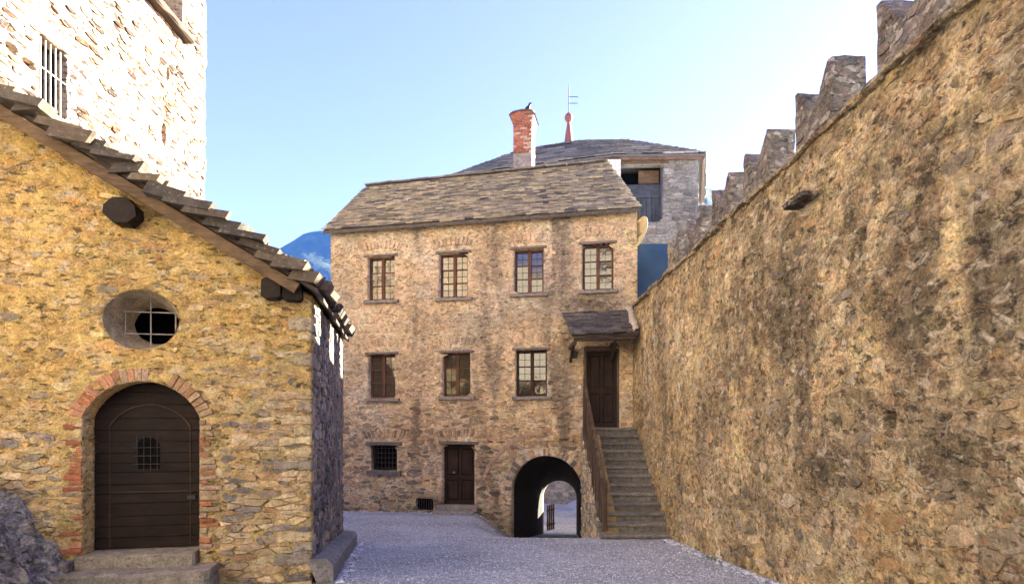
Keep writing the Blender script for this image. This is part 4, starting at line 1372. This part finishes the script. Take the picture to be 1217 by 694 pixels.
mesh('front_footing', *slab_vf(stf, rough_slab(SX0 - .02, SX1, -2.9, zb + .001, .004, rs), -.5, -.002, .01), M['stone'], stairs, np.array((.24, .21, .17)))
# wooden balustrade: handrail, end posts, upright boards
rx = SX0 + .02
hr0 = np.array([rx, y0 + .18, zb + 1.02]); hr1 = np.array([rx, y1 + .25, zb + 1.02 + slope * (y1 + .07 - y0)])
rail = mesh('railing', *beam_vf(hr0, hr1, .08, .07, (0, 0, 1), .015, 8, .004), M['wood_y'], stairs, np.array((.13, .085, .05)))
for (yy_, hh) in ((y0 + .22, 1.0), (y1 + .2, 1.05)):
    zz_ = zb + slope * (yy_ - y0) + .0
    mesh('post', *beam_vf((rx, yy_, zz_ - .35), (rx, yy_, zz_ + hh + .02), .09, .09, (0, 1, 0), .012, 4), M['wood_v'], rail, np.array((.10, .066, .04)))
nb_ = 12
for k in range(nb_):
    yy_ = y0 + .38 + (y1 + .1 - y0 - .38) * k / (nb_ - 1)
    zz_ = zb + slope * (yy_ - y0)
    lo = zz_ - .28 + rs.uniform(-.12, .12) if k > 1 else zz_ - .1
    mesh('plank', *beam_vf((rx - .05, yy_, lo), (rx - .05, yy_, zz_ + .97 + rs.uniform(-.02, .03)), .022, .105, (0, 1, 0), .004, 3, .003), M['wood_v'], rail, np.array((.085, .056, .036)) * rs.uniform(.75, 1.3))

# paving apron beside the passage mouth
ap = random.Random(6)
for (x, y, a, b) in ((-.25, 15.45, .42, .3), (-.72, 15.62, .36, .24), (-.33, 15.0, .38, .26), (-.12, 14.55, .3, .22), (-.6, 15.15, .3, .2)):
    zc = float(ground_z(x, y))
    pts = [(x + a * math.cos(t) * ap.uniform(.8, 1.1), y + b * math.sin(t) * ap.uniform(.8, 1.1)) for t in np.linspace(0, 2 * math.pi, 9)[:-1]]
    V = [(p[0], p[1], float(ground_z(p[0], p[1])) - .1) for p in pts] + [(p[0], p[1], float(ground_z(p[0], p[1])) + .04) for p in pts]
    Fc = [list(range(8))[::-1], list(range(8, 16))] + [[k, (k + 1) % 8, 8 + (k + 1) % 8, 8 + k] for k in range(8)]
    mesh('paving_slab', np.array(V), Fc, M['stone'], None, np.array((.34, .32, .3)) * ap.uniform(.85, 1.1), label='flat grey paving slab set in gravel by the passage mouth', cat='paving slab', group='paving slabs by the passage')

# ------------------------------------------------------------------ curtain wall on the right
RX = 3.05
RF = Frame((RX, 0, 0), (0, 1, 0), (-1, 0, 0))
WTOP = 2.84
cwall = thing('curtain_wall', (RX + .6, 8, -2.0), 'high stained rubble curtain wall with swallowtail merlons beside the stairs', 'wall')
holes = []
for (x, y, hw_, hh_) in ((1022, 280, .07, .045), (812, 484, .055, .07), (850, 479, .055, .08), (1008, 499, .06, .075), (1057, 499, .075, .06), (885, 312, .05, .035)):
    a, b = RF.px(x, y); hw_ *= 1.25; hh_ *= 1.2; holes.append(sd_rect(a - hw_, a + hw_, b - hh_, b + hh_))
r_sdf0 = sd_all(*holes)
rtop = lambda u: WTOP + .07 * (fbm(np.asarray(u) * 1.1, np.asarray(u) * 0 + 3, 4, 201) - .5)
r_sdf = lambda u, v: np.minimum(r_sdf0(u, v), rtop(u) - v)


R_PATCH = []
for (x, y, ru, rv, st) in ((925, 360, .55, .8, 1.0), (1085, 370, .5, .55, 1.0), (1180, 330, .4, .6, .95), (1110, 190, .35, .3, .6), (1130, 540, .4, .3, .9), (980, 570, .7, .35, .7), (1190, 660, .5, .2, .7), (900, 250, .5, .3, .5),
                           (830, 420, .9, .7, -.8), (1030, 430, .3, .3, -.8), (870, 540, .7, .5, -.5), (1140, 300, .16, .7, -.7), (1000, 200, .6, .25, -.6), (1150, 120, .3, .4, -.5), (1090, 610, .5, .2, -.5)):
    a_, b_ = RF.px(x, y); R_PATCH.append((a_, b_, ru, rv, st))


def r_stain(u, v):
    u = np.asarray(u, float); v = np.asarray(v, float)
    warp = .5 * (fbm(u * .7, v * .7, 3, 211) - .5)
    big = fbm(u * .75 + warp, v * .38, 4, 212)
    run = fbm(u * 2.6 + warp * .6, v * .30, 4, 213)
    dark = sstep(.50, .62, .5 * big + .5 * run) * sstep(-1.9, .2, v + .8 * (fbm(u, v, 3, 215) - .5)) * (.85 + .15 * sstep(2.6, 1.6, v))
    dark = np.maximum(dark, sstep(.60, .70, fbm(u * 1.5 + 9, v * 1.4, 4, 216)) * .8)
    k = .92 + .75 * (fbm(u * 2.4, v * 3.0, 4, 217) - .5)
    c = mixc((1.0, .93, .80), (1.06, .93, .70), sstep(.42, .62, fbm(u * 1.2, v * 1.0 + 5, 4, 218)))
    c = mixc(c, (1.3, 1.24, 1.1), sstep(.60, .68, fbm(u * 3.1 + 2, v * 2.3, 4, 219)) * .75)
    c = mixc(c, (.42, .39, .35), dark * .8)
    for (x, y, ru, rv, st) in R_PATCH:
        e = np.exp(-((u - x + .35 * (fbm(u * 1.6, v * 1.2, 4, 225) - .5)) / ru) ** 2 - ((v - y + .5 * (fbm(u * 1.4 + 3, v * 1.1, 4, 226) - .5)) / rv) ** 2) * (.35 + 1.1 * fbm(u * 3.5, v * 1.6, 4, 227))
        c = mixc(c, (.32, .30, .27) if st > 0 else (1.35, 1.24, .98), np.clip(e * abs(st) * 1.3, 0, .92))
    cap = sstep(2.45, 2.8, v + .3 * (fbm(u * 2, v * 2, 3, 220) - .5))
    c = mixc(c, (.5, .46, .36), cap * .6)
    return c * k[..., None]


def r_tint(u, v): return np.clip(np.array([.63, .52, .315]) * r_stain(u, v), .015, .8)


def r_disp(u, v):
    return .06 * (fbm(u * 2.2, v * 3.2, 4, 221) - .5) + .10 * (fbm(u * .5, v * .5, 2, 222) - .5) + .022 * (fbm(u * 14, v * 18, 3, 223) - .5) - .02 * sstep(2.6, 2.8, v)


us = np.concatenate([lin(2.4, 7.0, .026)[:-1], lin(7.0, 10.5, .034)[:-1], lin(10.5, 15.05, .05)])
rface = wall_sheet('inner_face', RF, us, lin(-3.3, 3.0, .034), r_sdf, r_disp, r_tint, .35, M['rough'], cwall)
pal_w = [(.52, .425, .27), (.47, .39, .25), (.58, .49, .33), (.38, .33, .24), (.56, .44, .25), (.32, .285, .23), (.62, .54, .40), (.50, .36, .2)]


def r_bur(u, v): return .022 * (fbm(np.asarray(u) * 1.3, np.asarray(v) * 1.6, 3, 231)) * (.5 + .9 * sstep(-1.5, 1.5, v))
pol = rubble(2.6, 15.0, -2.6, 2.85, .21, .092, 241, wj=.6, removal=.22)
stones_on(RF, pol, lambda u, v: np.minimum(np.minimum(r_sdf0(u, v) - .10, rtop(u) - v - .02), 15.0 - u), .008, (-.014, .017), pal_w, r_stain, rface, M['rough_stone'], 242, 300, burial=lambda u, v: r_bur(u, v) - .10 * (fbm(u * .5, v * .5, 2, 222) - .5) - .035 * (fbm(u * 2.2, v * 3.2, 2, 221) - .5), rounding=.2, keep=.7)
# body of the wall, wall walk, parapet
bd = MB(); bd.add(*wbox(RX + .34, RX + 1.45, -12, 14.9, -4, WTOP - .12), (.3, .25, .17))
bd.build('wall_core', M['stone'], cwall)
nearw = wall_sheet('inner_face', RF, lin(-12, 2.4, .15), lin(-3.3, 3.0, .15), r_sdf, r_disp, r_tint, .35, M['rough'], cwall)
PX0, PX1, PTOP = 3.95, 4.37, 3.56
pf = Frame((PX0, 0, 0), (0, 1, 0), (-1, 0, 0))
mesh('parapet', *wbox(PX0 + .01, PX1, -12, 14.9, WTOP - .2, PTOP), M['stone'], cwall, np.array((.22, .19, .16)))
rc = random.Random(19)
# capping slabs along the inner edge
y = 2.6
while y < 14.8:
    L_ = rc.uniform(.3, .8)
    zt_ = float(rtop(y + L_ / 2))
    V, Fc = beam_vf((RX + .15 + rc.uniform(-.02, .02), y, zt_ + .0 + rc.uniform(-.05, .0)), (RX + .15 + rc.uniform(-.02, .02), y + L_ - .02, zt_ + rc.uniform(-.05, .0)), .36, rc.uniform(.04, .08), (0, 0, 1), .015, 3, .012, rc)
    mesh('coping_stone', V, Fc, M['rough'], cwall, np.array((.42, .34, .20)) * rc.uniform(.75, 1.25))
    y += L_


def merlon(yc, ind):
    L_ = .93; y0_, y1_ = yc, yc + L_
    ym = (y0_ + y1_) / 2
    top = 4.44 + rc.uniform(-.02, .03); notch = top - .40
    prof = [(y0_, PTOP - .05), (y1_, PTOP - .05), (y1_, top), (y1_ - .08, top + .01), (ym + .10, notch), (ym - .10, notch), (y0_ + .08, top + .01), (y0_, top)]
    m = MB()
    ny = 14
    # inner and outer faces as grids following the profile, joined by end and top strips
    def topz(y): return np.interp(y, [y0_, y0_ + .08, ym - .08, ym + .08, y1_ - .08, y1_], [top, top + .01, notch, notch, top + .01, top])
    ys = np.linspace(y0_, y1_, ny * 2 + 1); nz = 12
    idx = {}
    V = []; Fc = []
    nx = 6
    def add(p):
        V.append(p); return len(V) - 1
    rings = []
    for i, y in enumerate(ys):
        z1_ = float(topz(y)); col_ = []
        path = [(PX0, PTOP - .05 + (z1_ - PTOP + .05) * t) for t in np.linspace(0, 1, nz)] + [(PX0 + (PX1 - PX0) * t, z1_) for t in np.linspace(0, 1, nx)[1:]] + [(PX1, z1_ - (z1_ - PTOP + .05) * t) for t in np.linspace(0, 1, nz)[1:]]
        for (x, z) in path:
            nx_ = .05 * (fbm(y * 5 + x * 3, z * 7, 3, 301) - .5)
            col_.append(add((x + float(nx_), y + .03 * float(vnoise(z * 8, x * 9 + y, 302) - .5), z + .03 * float(vnoise(y * 9, x * 7, 303) - .5))))
        rings.append(col_)
    for a, b in zip(rings[:-1], rings[1:]):
        for k in range(len(a) - 1): Fc.append([a[k], b[k], b[k + 1], a[k + 1]])
    # end caps as strips
    for ring, flip in ((rings[0], False), (rings[-1], True)):
        i_ = ring[:nz]; o_ = ring[nz + nx - 2:][::-1]
        for k in range(nz - 1):
            f = [i_[k], i_[k + 1], o_[k + 1], o_[k]]
            Fc.append(f[::-1] if flip else f)
        Fc.append([ring[k] for k in range(nz - 1, nz + nx - 1)][::-1 if flip else 1])
    V = np.array(V)
    g = fbm(V[:, 1] * 3, V[:, 2] * 3, 4, 305)
    T = np.clip(np.array([.17, .145, .115]) * (.65 + .8 * g[:, None]), .02, .7)
    mo_ = mesh('merlon', V, Fc, M['mortar'], cwall, T, False)
    st = lambda u, v: np.ones((1, 3)) * (.75 + .5 * fbm(u * 3, v * 3, 3, 306))[:, None]
    pal = [(.17, .145, .115), (.21, .18, .145), (.13, .12, .105), (.19, .15, .115), (.28, .26, .22)]
    stones_on(pf, rubble(y0_, y1_, PTOP, 4.5, .17, .085, int(yc * 100)), lambda u, v: np.minimum(topz(u) - v - .015, np.minimum(u - y0_ - .01, y1_ - u - .01)), .008, (-.004, .018), pal, st, mo_, M['stone'], int(yc * 100) + 1, ind, keep=.8)
    ef_ = Frame((PX0, y0_, 0), (1, 0, 0), (0, -1, 0))
    stones_on(ef_, rubble(0, PX1 - PX0, PTOP, 4.5, .16, .08, int(yc * 100) + 2), lambda u, v: np.minimum(top - v - .01, np.minimum(u - .01, PX1 - PX0 - u - .01)), .008, (-.004, .018), pal, st, mo_, M['stone'], int(yc * 100) + 3, ind, keep=.8)


for yc, ind in ((-8.0, 0), (-6.3, 0), (-4.6, 0), (-2.95, 0), (-1.25, 0), (.4, 0), (2.1, 0), (3.75, 20), (5.44, 60), (7.28, 60), (9.10, 40), (10.72, 20), (12.4, 10), (14.0, 5)):
    merlon(yc, ind)
# projecting slab and stub
a, b = RF.px(960, 238)
V, Fc = slab_vf(Frame(RF.p(a, b, 0), (0, 1, 0), (-1, 0, 0)), [(-.22, -.03), (.2, -.035), (.24, .02), (.05, .045), (-.2, .02)], -.2, .17, .02)
mesh('projecting_slab', V, Fc, M['rough'], cwall, np.array((.12, .10, .08)))

# ------------------------------------------------------------------ blue sheet, dish, lamp, plaques
bp = pix(758, 290, 15.6); bq = pix(800, 345, 15.6)
blue = thing('blue_panel', (bp[0] + .4, 15.6, WTOP), 'flat dark blue sheet panel standing between house corner and curtain wall', 'panel')
mesh('sheet', *wbox(3.26, 4.30, 15.58, 15.62, WTOP - .3, bp[2]), M['blue'], blue)
for x in (3.30, 3.78, 4.26):
    mesh('batten', *wbox(x - .02, x + .02, 15.622, 15.66, WTOP - .3, bp[2] - .02), M['blue'], blue)
dc = pix(763, 277, 14.95)
dish = thing('satellite_dish', dc + np.array([0, 0, -.4]), 'cream satellite dish fixed to the house corner below the eaves', 'satellite dish')
V = []; Fc = []
rr_, ns_ = 6, 20
dax = np.array([-.92, -.28, .2]); dax /= np.linalg.norm(dax)
dside = np.cross(dax, [0, 0, 1]); dside /= np.linalg.norm(dside); dup = np.cross(dside, dax)
for layer in (0, 1):
    for i in range(rr_ + 1):
        r = .40 * i / rr_
        for k in range(ns_):
            a = 2 * math.pi * k / ns_
            V.append(dc + dside * r * math.cos(a) + dup * r * math.sin(a) + dax * (r * r * .55 - .012 * layer))
for layer in (0, 1):
    o_ = layer * (rr_ + 1) * ns_
    for i in range(rr_):
        for k in range(ns_):
            f = [o_ + i * ns_ + k, o_ + i * ns_ + (k + 1) % ns_, o_ + (i + 1) * ns_ + (k + 1) % ns_, o_ + (i + 1) * ns_ + k]
            Fc.append(f if layer == 0 else f[::-1])
o2 = (rr_ + 1) * ns_
for k in range(ns_): Fc.append([rr_ * ns_ + k, rr_ * ns_ + (k + 1) % ns_, o2 + rr_ * ns_ + (k + 1) % ns_, o2 + rr_ * ns_ + k])
mesh('reflector', np.array(V), Fc, M['cream'], dish, None, True)
mesh('arm', *beam_vf(dc - dax * .01, np.array([3.15, 15.15, dc[2] - .05]), .04, .04, (0, 0, 1), .006, 2, 0), M['iron_light'], dish)

lu, lv = HF.px(684, 421)
lamp = thing('wall_lamp', HF.p(lu, lv, .05), 'small black wall lamp beside the canopied upper door', 'lamp')
mesh('bracket', *beam_vf(HF.p(lu, lv + .06, -.01), HF.p(lu, lv + .06, .16), .03, .03, (0, 0, 1), .006, 2, 0), M['iron'], lamp)
mesh('lantern', *slab_vf(Frame(HF.p(lu, lv, .16), hu, hn), [(-.05, -.12), (.05, -.12), (.07, .02), (.0, .08), (-.07, .02)], -.06, .06, .01), M['iron'], lamp)
pu_, pv2 = HF.px(689, 460)
mesh('wall_plaque', *slab_vf(HF, rpoly(pu_ - .045, pu_ + .045, pv2 - .045, pv2 + .045), 0, .045, .006), M['white'], None, label='small white square plaque left of the upper door', cat='plaque')
pu_, pv2 = HF.px(555, 523)
mesh('house_number_plate', *slab_vf(HF, rpoly(pu_ - .04, pu_ + .04, pv2 - .04, pv2 + .04), 0, .075, .006), M['white'], None, label='small white plate above the ground floor door', cat='plate')

# ------------------------------------------------------------------ keep behind the house
KZ = 306 / F * 28.0
K = [np.array(p, float) for p in ((-2.61, 30.2), (4.66, 28.0), (8.8, 27.8), (10.55, 33.5), (8.0, 40.5), (0.0, 41.0), (-3.4, 36.0))]
keep = thing('castle_keep', (3.5, 34, -4.3), 'polygonal grey stone keep with low slate roof behind the house', 'keep')


def k_stain(u, v):
    u = np.asarray(u, float); v = np.asarray(v, float)
    return np.ones(np.shape(u) + (3,)) * (.8 + .6 * (fbm(u * 1.0, v * 2.0, 4, 401) - .5))[..., None]


def k_tint(u, v): return np.clip(np.array([.29, .265, .225]) * k_stain(u, v), .02, .8)
KC = np.array([3.5, 34.0])
for i in range(len(K)):
    a, b = K[i], K[(i + 1) % len(K)]
    d = b - a; L_ = np.linalg.norm(d); d /= L_
    nrm = np.array([d[1], -d[0]])
    if nrm @ (a - KC) < 0: nrm = -nrm
    f_ = Frame((a[0], a[1], 0), (d[0], d[1], 0), (nrm[0], nrm[1], 0))
    if i == 1:
        op = f_.rect(737, 787, 196, 264); op = (op[0], op[1], op[2], KZ - .28)
        ksd = sd_rect(*op); KF = f_; KOP = op
    else: ksd = lambda u, v: np.full(np.shape(u), 1.0)
    kf = wall_sheet('wall_face', f_, lin(0, L_, .12), lin(-5.2, KZ - .05, .12), ksd, lambda u, v: .03 * (fbm(u * 3, v * 5, 3, 403) - .5), k_tint, .45, M['stone'], keep)
    if i in (0, 1):
        stones_on(f_, rubble(0, L_, -4.4 if i == 0 else 6.0, -1.0 if i == 0 else KZ - .1, .42, .15, 411 + i), lambda u, v: np.minimum(ksd(u, v) - .02, np.minimum(u - .02, L_ - u - .02)), .016, (.0, .05), [(.28, .255, .215), (.21, .195, .175), (.34, .31, .27), (.25, .21, .16)], k_stain, kf, M['stone'], 415 + i, 120)
u0, u1, v0, v1 = KOP
mesh('dark_recess', *box_vf(KF, u0 - .1, u1 + .1, v0 - .1, v1 + .1, -1.4, -1.35), M['dark'], keep)
hm = (u0, u1)
vsp = KF.px(762, 232)[1]; vtp = KF.px(762, 214)[1]
nbd = 9
for k in range(nbd):
    a = u0 + (u1 - u0) * k / nbd; b = u0 + (u1 - u0) * (k + 1) / nbd - .012
    mesh('shutter_board', *slab_vf(KF, rpoly(a, b, v0, vsp), -.42, -.36, .008), M['wood_v'], keep, np.array((.05, .054, .064)) * WR.uniform(.75, 1.2))
V, Fc = box_vf(KF, u0, u1, vsp, vtp, -.36, -.32)
V[[2, 3, 6, 7]] -= np.append(KF.N[:2], 0) * .25
mesh('slanted_hood', V, Fc, M['wood_h'], keep, np.array((.07, .075, .085)))
mesh('lintel_beam', *beam_vf(KF.p(u0 - .3, v1 + .1, -.1), KF.p(u1 + .3, v1 + .1, -.1), .3, .2, (0, 0, 1), .02, 4), M['wood_h'], keep, np.array((.13, .085, .05)))
mesh('inner_board', *box_vf(KF, u0 + (u1 - u0) * .5, u1, vtp + .1, v1, -.8, -.75), M['wood_h'], keep, np.array((.14, .09, .05)))
# eaves: cream band, brown fascia
for i in (0, 1, 2, 6):
    a, b = K[i], K[(i + 1) % len(K)]
    d = (b - a) / np.linalg.norm(b - a); nrm = np.array([d[1], -d[0]])
    if nrm @ (a - KC) < 0: nrm = -nrm
    if i == 0:
        mesh('plaster_band', *beam_vf((*(a + nrm * .06), KZ - .36), (*(b + nrm * .06), KZ - .36), .16, .34, (0, 0, 1), .01, 5, .01), M['stone'], keep, np.array((.62, .52, .38)))
    mesh('fascia', *beam_vf((*(a + nrm * .22 - d * .1), KZ - .1), (*(b + nrm * .22 + d * .1), KZ - .1), .09, .16, (0, 0, 1), .01, 5, .008), M['wood_h'], keep, np.array((.15, .09, .06)))
apex = np.array([3.47, 34.0, 325 / F * 34.0])
eave = []
for p in K:
    o_ = p - KC; eave.append(np.array([*(p + o_ / np.linalg.norm(o_) * .42), KZ + .02]))
# slightly bell-shaped roof: a ring halfway up
mid = [e * .48 + apex * .52 + np.array([0, 0, .32]) for e in eave]
V = eave + mid + [apex] + [e - np.array([0, 0, .08]) for e in eave]
n_ = len(K); Fc = []
for i in range(n_):
    j = (i + 1) % n_
    Fc += [[i, j, n_ + j, n_ + i], [n_ + i, n_ + j, 2 * n_], [2 * n_ + 1 + i, 2 * n_ + 1 + j, j, i]]
Fc.append([2 * n_ + 1 + i for i in range(n_)][::-1])
kroof = mesh('roof', np.array(V), Fc, M['slate'], keep, np.array((.13, .12, .11)))
pal_k = [(.17, .155, .14), (.21, .19, .165), (.13, .125, .115), (.25, .22, .19)]
for i in (0, 1, 2, 6):
    j = (i + 1) % n_
    slates_on(eave[i], eave[j], mid[j], mid[i], .30, .75, .06, 431 + i, kroof, M['slate'], pal_k, 75, lift=.01, over=.04)
    slates_on(mid[i], mid[j], apex + (mid[j] - apex) * .03, apex + (mid[i] - apex) * .03, .30, .75, .06, 441 + i, kroof, M['slate'], pal_k, 0, lift=.01, over=.02)


def lathe(prof, c, ns_=16):
    V = []; Fc = []
    for (r, z) in prof:
        for k in range(ns_):
            a = 2 * math.pi * k / ns_; V.append((c[0] + r * math.cos(a), c[1] + r * math.sin(a), c[2] + z))
    for i in range(len(prof) - 1):
        for k in range(ns_): Fc.append([i * ns_ + k, i * ns_ + (k + 1) % ns_, (i + 1) * ns_ + (k + 1) % ns_, (i + 1) * ns_ + k])
    Fc.append(list(range(ns_))[::-1]); Fc.append([(len(prof) - 1) * ns_ + k for k in range(ns_)])
    return np.array(V), Fc


ax_ = pix(676, 170, 34.0)
fin = mesh('finial', *lathe([(.30, -.35), (.27, 0), (.20, .5), (.11, 1.05), (.09, 1.15), (.15, 1.22), (.24, 1.36), (.25, 1.48), (.19, 1.62), (.08, 1.72), (.03, 1.76)], ax_), M['redpaint'], kroof, None, True)
mesh('vane_rod', *lathe([(.028, 1.7), (.022, 3.3)], ax_, 8), M['iron'], fin)
for (za, L_) in ((2.65, .55), (2.28, .5)):
    mesh('vane_bar', *beam_vf(ax_ + [0, 0, za], ax_ + [L_, 0, za], .03, .035, (0, 0, 1), .006, 1, 0), M['iron'], fin)
pw = pix(729, 199, 27.2)
mesh('plaster_stub', *wbox(pix(721, 199, 27.5)[0], pix(738, 199, 27.5)[0], 27.55, 28.05, pix(729, 208, 27.5)[2] - .6, pix(729, 189, 27.5)[2]), M['stone'], keep, np.array((.66, .6, .52)))

# unseen wall added right of the far mouth to keep sun off the ground
yw = thing('shade_wall', (3.1, 21.8, -4.2), 'unseen low rubble wall added behind the house to shade the passage', 'wall')
yf = Frame((2.95, 0, 0), (0, 1, 0), (-1, 0, 0))
wall_sheet('wall_body', yf, lin(19.75, 25.0, .15), lin(-4.8, -2.35, .15), lambda u, v: np.full(np.shape(u), 1.0), lambda u, v: .04 * (fbm(u * 3, v * 4, 3, 471) - .5), lambda u, v: np.clip(np.array([.36, .32, .26]) * (.8 + .5 * (fbm(u, v, 3, 472)[..., None] - .5)), .02, .8), .5, M['mortar'], yw)

# half-open gate leaf beyond the passage
gate = thing('gate_leaf', (1.27, 20.4, -3.9), 'dark plank gate leaf standing open beyond the passage', 'gate')
for k in range(4):
    mesh('plank', *beam_vf((1.23 + .075 * k, 20.35 + .10 * k, -4.0), (1.23 + .075 * k, 20.35 + .10 * k, -3.05), .06, .03, (0, 1, 0), .004, 2, .002), M['wood_v'], gate, np.array((.05, .035, .025)))
for z in (-3.75, -3.25):
    mesh('rail', *beam_vf((1.20, 20.38, z), (1.50, 20.78, z), .03, .07, (0, 0, 1), .004, 1, 0), M['wood_v'], gate, np.array((.05, .035, .025)))

# low grey wall between keep and curtain wall
lw = wbox(8.6, 10.6, 27.2, 27.9, -4.5, pix(830, 243, 27.2)[2])
lowwall = thing('low_wall', (9.6, 27.5, -4.5), 'grey stone wall stub joining the keep beyond the merlons', 'wall')
lf = Frame((8.6, 27.2, 0), (1, 0, 0), (0, -1, 0))
lwm = mesh('wall_body', *lw, M['stone'], lowwall, np.array((.30, .30, .31)))
stones_on(lf, rubble(0, 2.0, 6.5, pix(830, 243, 27.2)[2] + .1, .40, .16, 461), lambda u, v: np.minimum(pix(830, 243, 27.2)[2] - v - .03, np.minimum(u - .03, 1.97 - u)), .016, (.01, .05), [(.34, .33, .33), (.28, .28, .29), (.4, .39, .38)], lambda u, v: np.ones((1, 3)), lwm, M['stone'], 462, 60)

# ------------------------------------------------------------------ unseen castle range behind the camera, sized and placed for warm bounce light
rear_f = Frame((-15, -6.5, 0), (1, 0, 0), (0, 1, 0))
rearw = thing('unseen_range', (-6, -6.8, -1.6), 'unseen pale rubble range closing the courtyard, shaped for warm bounce light', 'building')
wall_sheet('front_wall', rear_f, lin(0, 18.0, .25), lin(-2.5, 10.5, .25), sd_all(sd_rect(5, 6, 3, 4.6), sd_rect(9, 10, 3, 4.6), sd_rect(13, 14, 3, 4.6)), lambda u, v: .04 * (fbm(u * 2, v * 3, 3, 501) - .5),
           lambda u, v: np.clip(np.array([.64, .56, .45]) * (.88 + .5 * (fbm(u * .8, v * 1.2, 4, 502)[..., None] - .5)), .02, .8), .4, M['stone'], rearw)
mesh('rear_body', *wbox(-15, 3, -12, -6.95, -2.5, 10.5), M['dark'], rearw)
mesh('roof', np.array([(-15.3, -6.2, 10.4), (3.3, -6.2, 10.4), (3.3, -9.5, 12.5), (-15.3, -9.5, 12.5), (-15.3, -12.5, 10.4), (3.3, -12.5, 10.4)]), [[0, 1, 2, 3], [3, 2, 5, 4], [0, 3, 4], [1, 5, 2], [0, 4, 5, 1]], M['slate'], rearw, np.array((.2, .17, .14)))

# ------------------------------------------------------------------ rock outcrop in the left corner
nu_, nv_ = 46, 40
V = []
for i in range(nu_):
    for j in range(nv_):
        a = -5.6 + 1.75 * i / (nu_ - 1); b = 4.3 + 1.75 * j / (nv_ - 1)
        h = 1.05 * sstep(-4.1, -5.35, a + .25 * (b - 5.2)) * sstep(4.3, 5.0, b)
        h = h * (0.8 + .4 * fbm(a * 2.4, b * 2.4, 3, 601)) + .26 * (fbm(a * 4, b * 4, 4, 602) - .45) * sstep(.02, .25, h) + .08 * (vnoise(a * 17, b * 17, 603) - .5) * sstep(.02, .2, h)
        rg1 = 1 - abs(2 * vnoise(a * 3.1 + b, b * 3.7 - a, 611) - 1); rg2 = 1 - abs(2 * vnoise(a * 8 + b * 3, b * 9 - a * 4, 612) - 1); rg3 = vnoise(a * 21, b * 23, 613)
        h = h + (.34 * (rg1 - .6) + .17 * (rg2 - .5) + .07 * (rg3 - .5)) * sstep(.02, .35, h)
        V.append((a, b, -1.70 + h))
Fc = [[i * nv_ + j, (i + 1) * nv_ + j, (i + 1) * nv_ + j + 1, i * nv_ + j + 1] for i in range(nu_ - 1) for j in range(nv_ - 1)]
V = np.array(V)
tn = np.clip(np.array([.30, .295, .29]) * (.6 + .9 * fbm(V[:, 0] * 5, V[:, 1] * 5, 4, 605)[:, None]), .03, .6)
mesh('rock_outcrop', V, Fc, M['rough'], None, tn, False, kind='structure', label='grey rough rock outcrop beside the chapel doorstep', cat='rock')

# ------------------------------------------------------------------ grass tuft at the wall foot
gt = random.Random(2)
mg = MB()
gp = np.array([2.93, 8.55])
for k in range(420):
    x = 2.96 - abs(gt.gauss(0, .07)); y = gt.uniform(8.0, 9.3); z = float(ground_z(x, y))
    if gt.random() > .35 + .65 * math.exp(-((y - 8.55) / .25) ** 2): continue
    h = gt.uniform(.02, .06); a = gt.uniform(0, 6.28); l = gt.uniform(0, .03)
    dx, dy = math.cos(a) * .004, math.sin(a) * .004
    mg.add([(x - dx, y - dy, z), (x + dx, y + dy, z), (x + l * math.sin(a), y - l * math.cos(a), z + h)], [[0, 1, 2]], np.array((.13, .19, .05)) * gt.uniform(.6, 1.4))
mg.build('grass_tuft', M['pebble'], None, kind='stuff', label='sparse green weeds at the foot of the curtain wall', cat='grass')

# ------------------------------------------------------------------ mountains
def mountain(name, pxs, Yd, depth, label, seed, zb_=-70):
    """ridge through the given pixels at distance Yd, slopes falling towards the viewer and away"""
    xs = np.array([pix(x, y, Yd)[0] for x, y in pxs]); zs = np.array([pix(x, y, Yd)[2] for x, y in pxs])
    gx = np.linspace(xs[0], xs[-1], 140); ts = np.concatenate([np.linspace(-1, 0, 50), np.linspace(0, 1, 12)[1:]])
    V = []
    rz = np.interp(gx, xs, zs)
    for t in ts:
        y = Yd + t * depth
        f = (1 - abs(t)) ** .85
        n_ = fbm(gx / 90.0, np.full_like(gx, y / 90.0), 5, seed) - .5
        z = zb_ + (rz - zb_) * f + n_ * 90 * np.minimum(1, abs(t) * 5 + .08)
        V.append(np.stack([gx, np.full_like(gx, y), z], 1))
    nx_ = len(gx); Fc = []
    for i in range(len(ts) - 1):
        for k in range(nx_ - 1): Fc.append([i * nx_ + k, i * nx_ + k + 1, (i + 1) * nx_ + k + 1, (i + 1) * nx_ + k])
    return mesh(name, np.concatenate(V), Fc, M['mountain'], None, None, True, kind='structure', label=label, cat='mountain'), np.stack(V)


MY = 1500.0
mt, MV = mountain('mountain', [(-300, 395), (120, 360), (240, 338), (300, 318), (330, 297), (352, 284), (358, 279), (372, 275), (386, 273), (420, 277), (480, 290), (600, 330)], MY, 470, 'blue forested mountain slope beyond the house roof', 701)
mountain('far_mountain', [(640, 330), (760, 262), (800, 225), (830, 214), (845, 222), (880, 240), (960, 275)], 1050.0, 500, 'pale hazy mountain beside the keep', 733)

# ------------------------------------------------------------------ haze: the air between here and the mountains
hm = NT('valley_haze')
pv_n = hm.n('ShaderNodeVolumePrincipled', {'Color': (0.10, 0.32, 1.0, 1), 'Density': 0.00008, 'Anisotropy': 0.0})
hm.t.links.new(pv_n.outputs[0], hm.out.inputs['Volume'])
V, Fc = wbox(-2300, 560, -120, 2500, -160, 640)
mesh('haze', V, Fc, hm.m, None, None, kind='stuff', label='blue valley haze between courtyard and mountains', cat='haze')
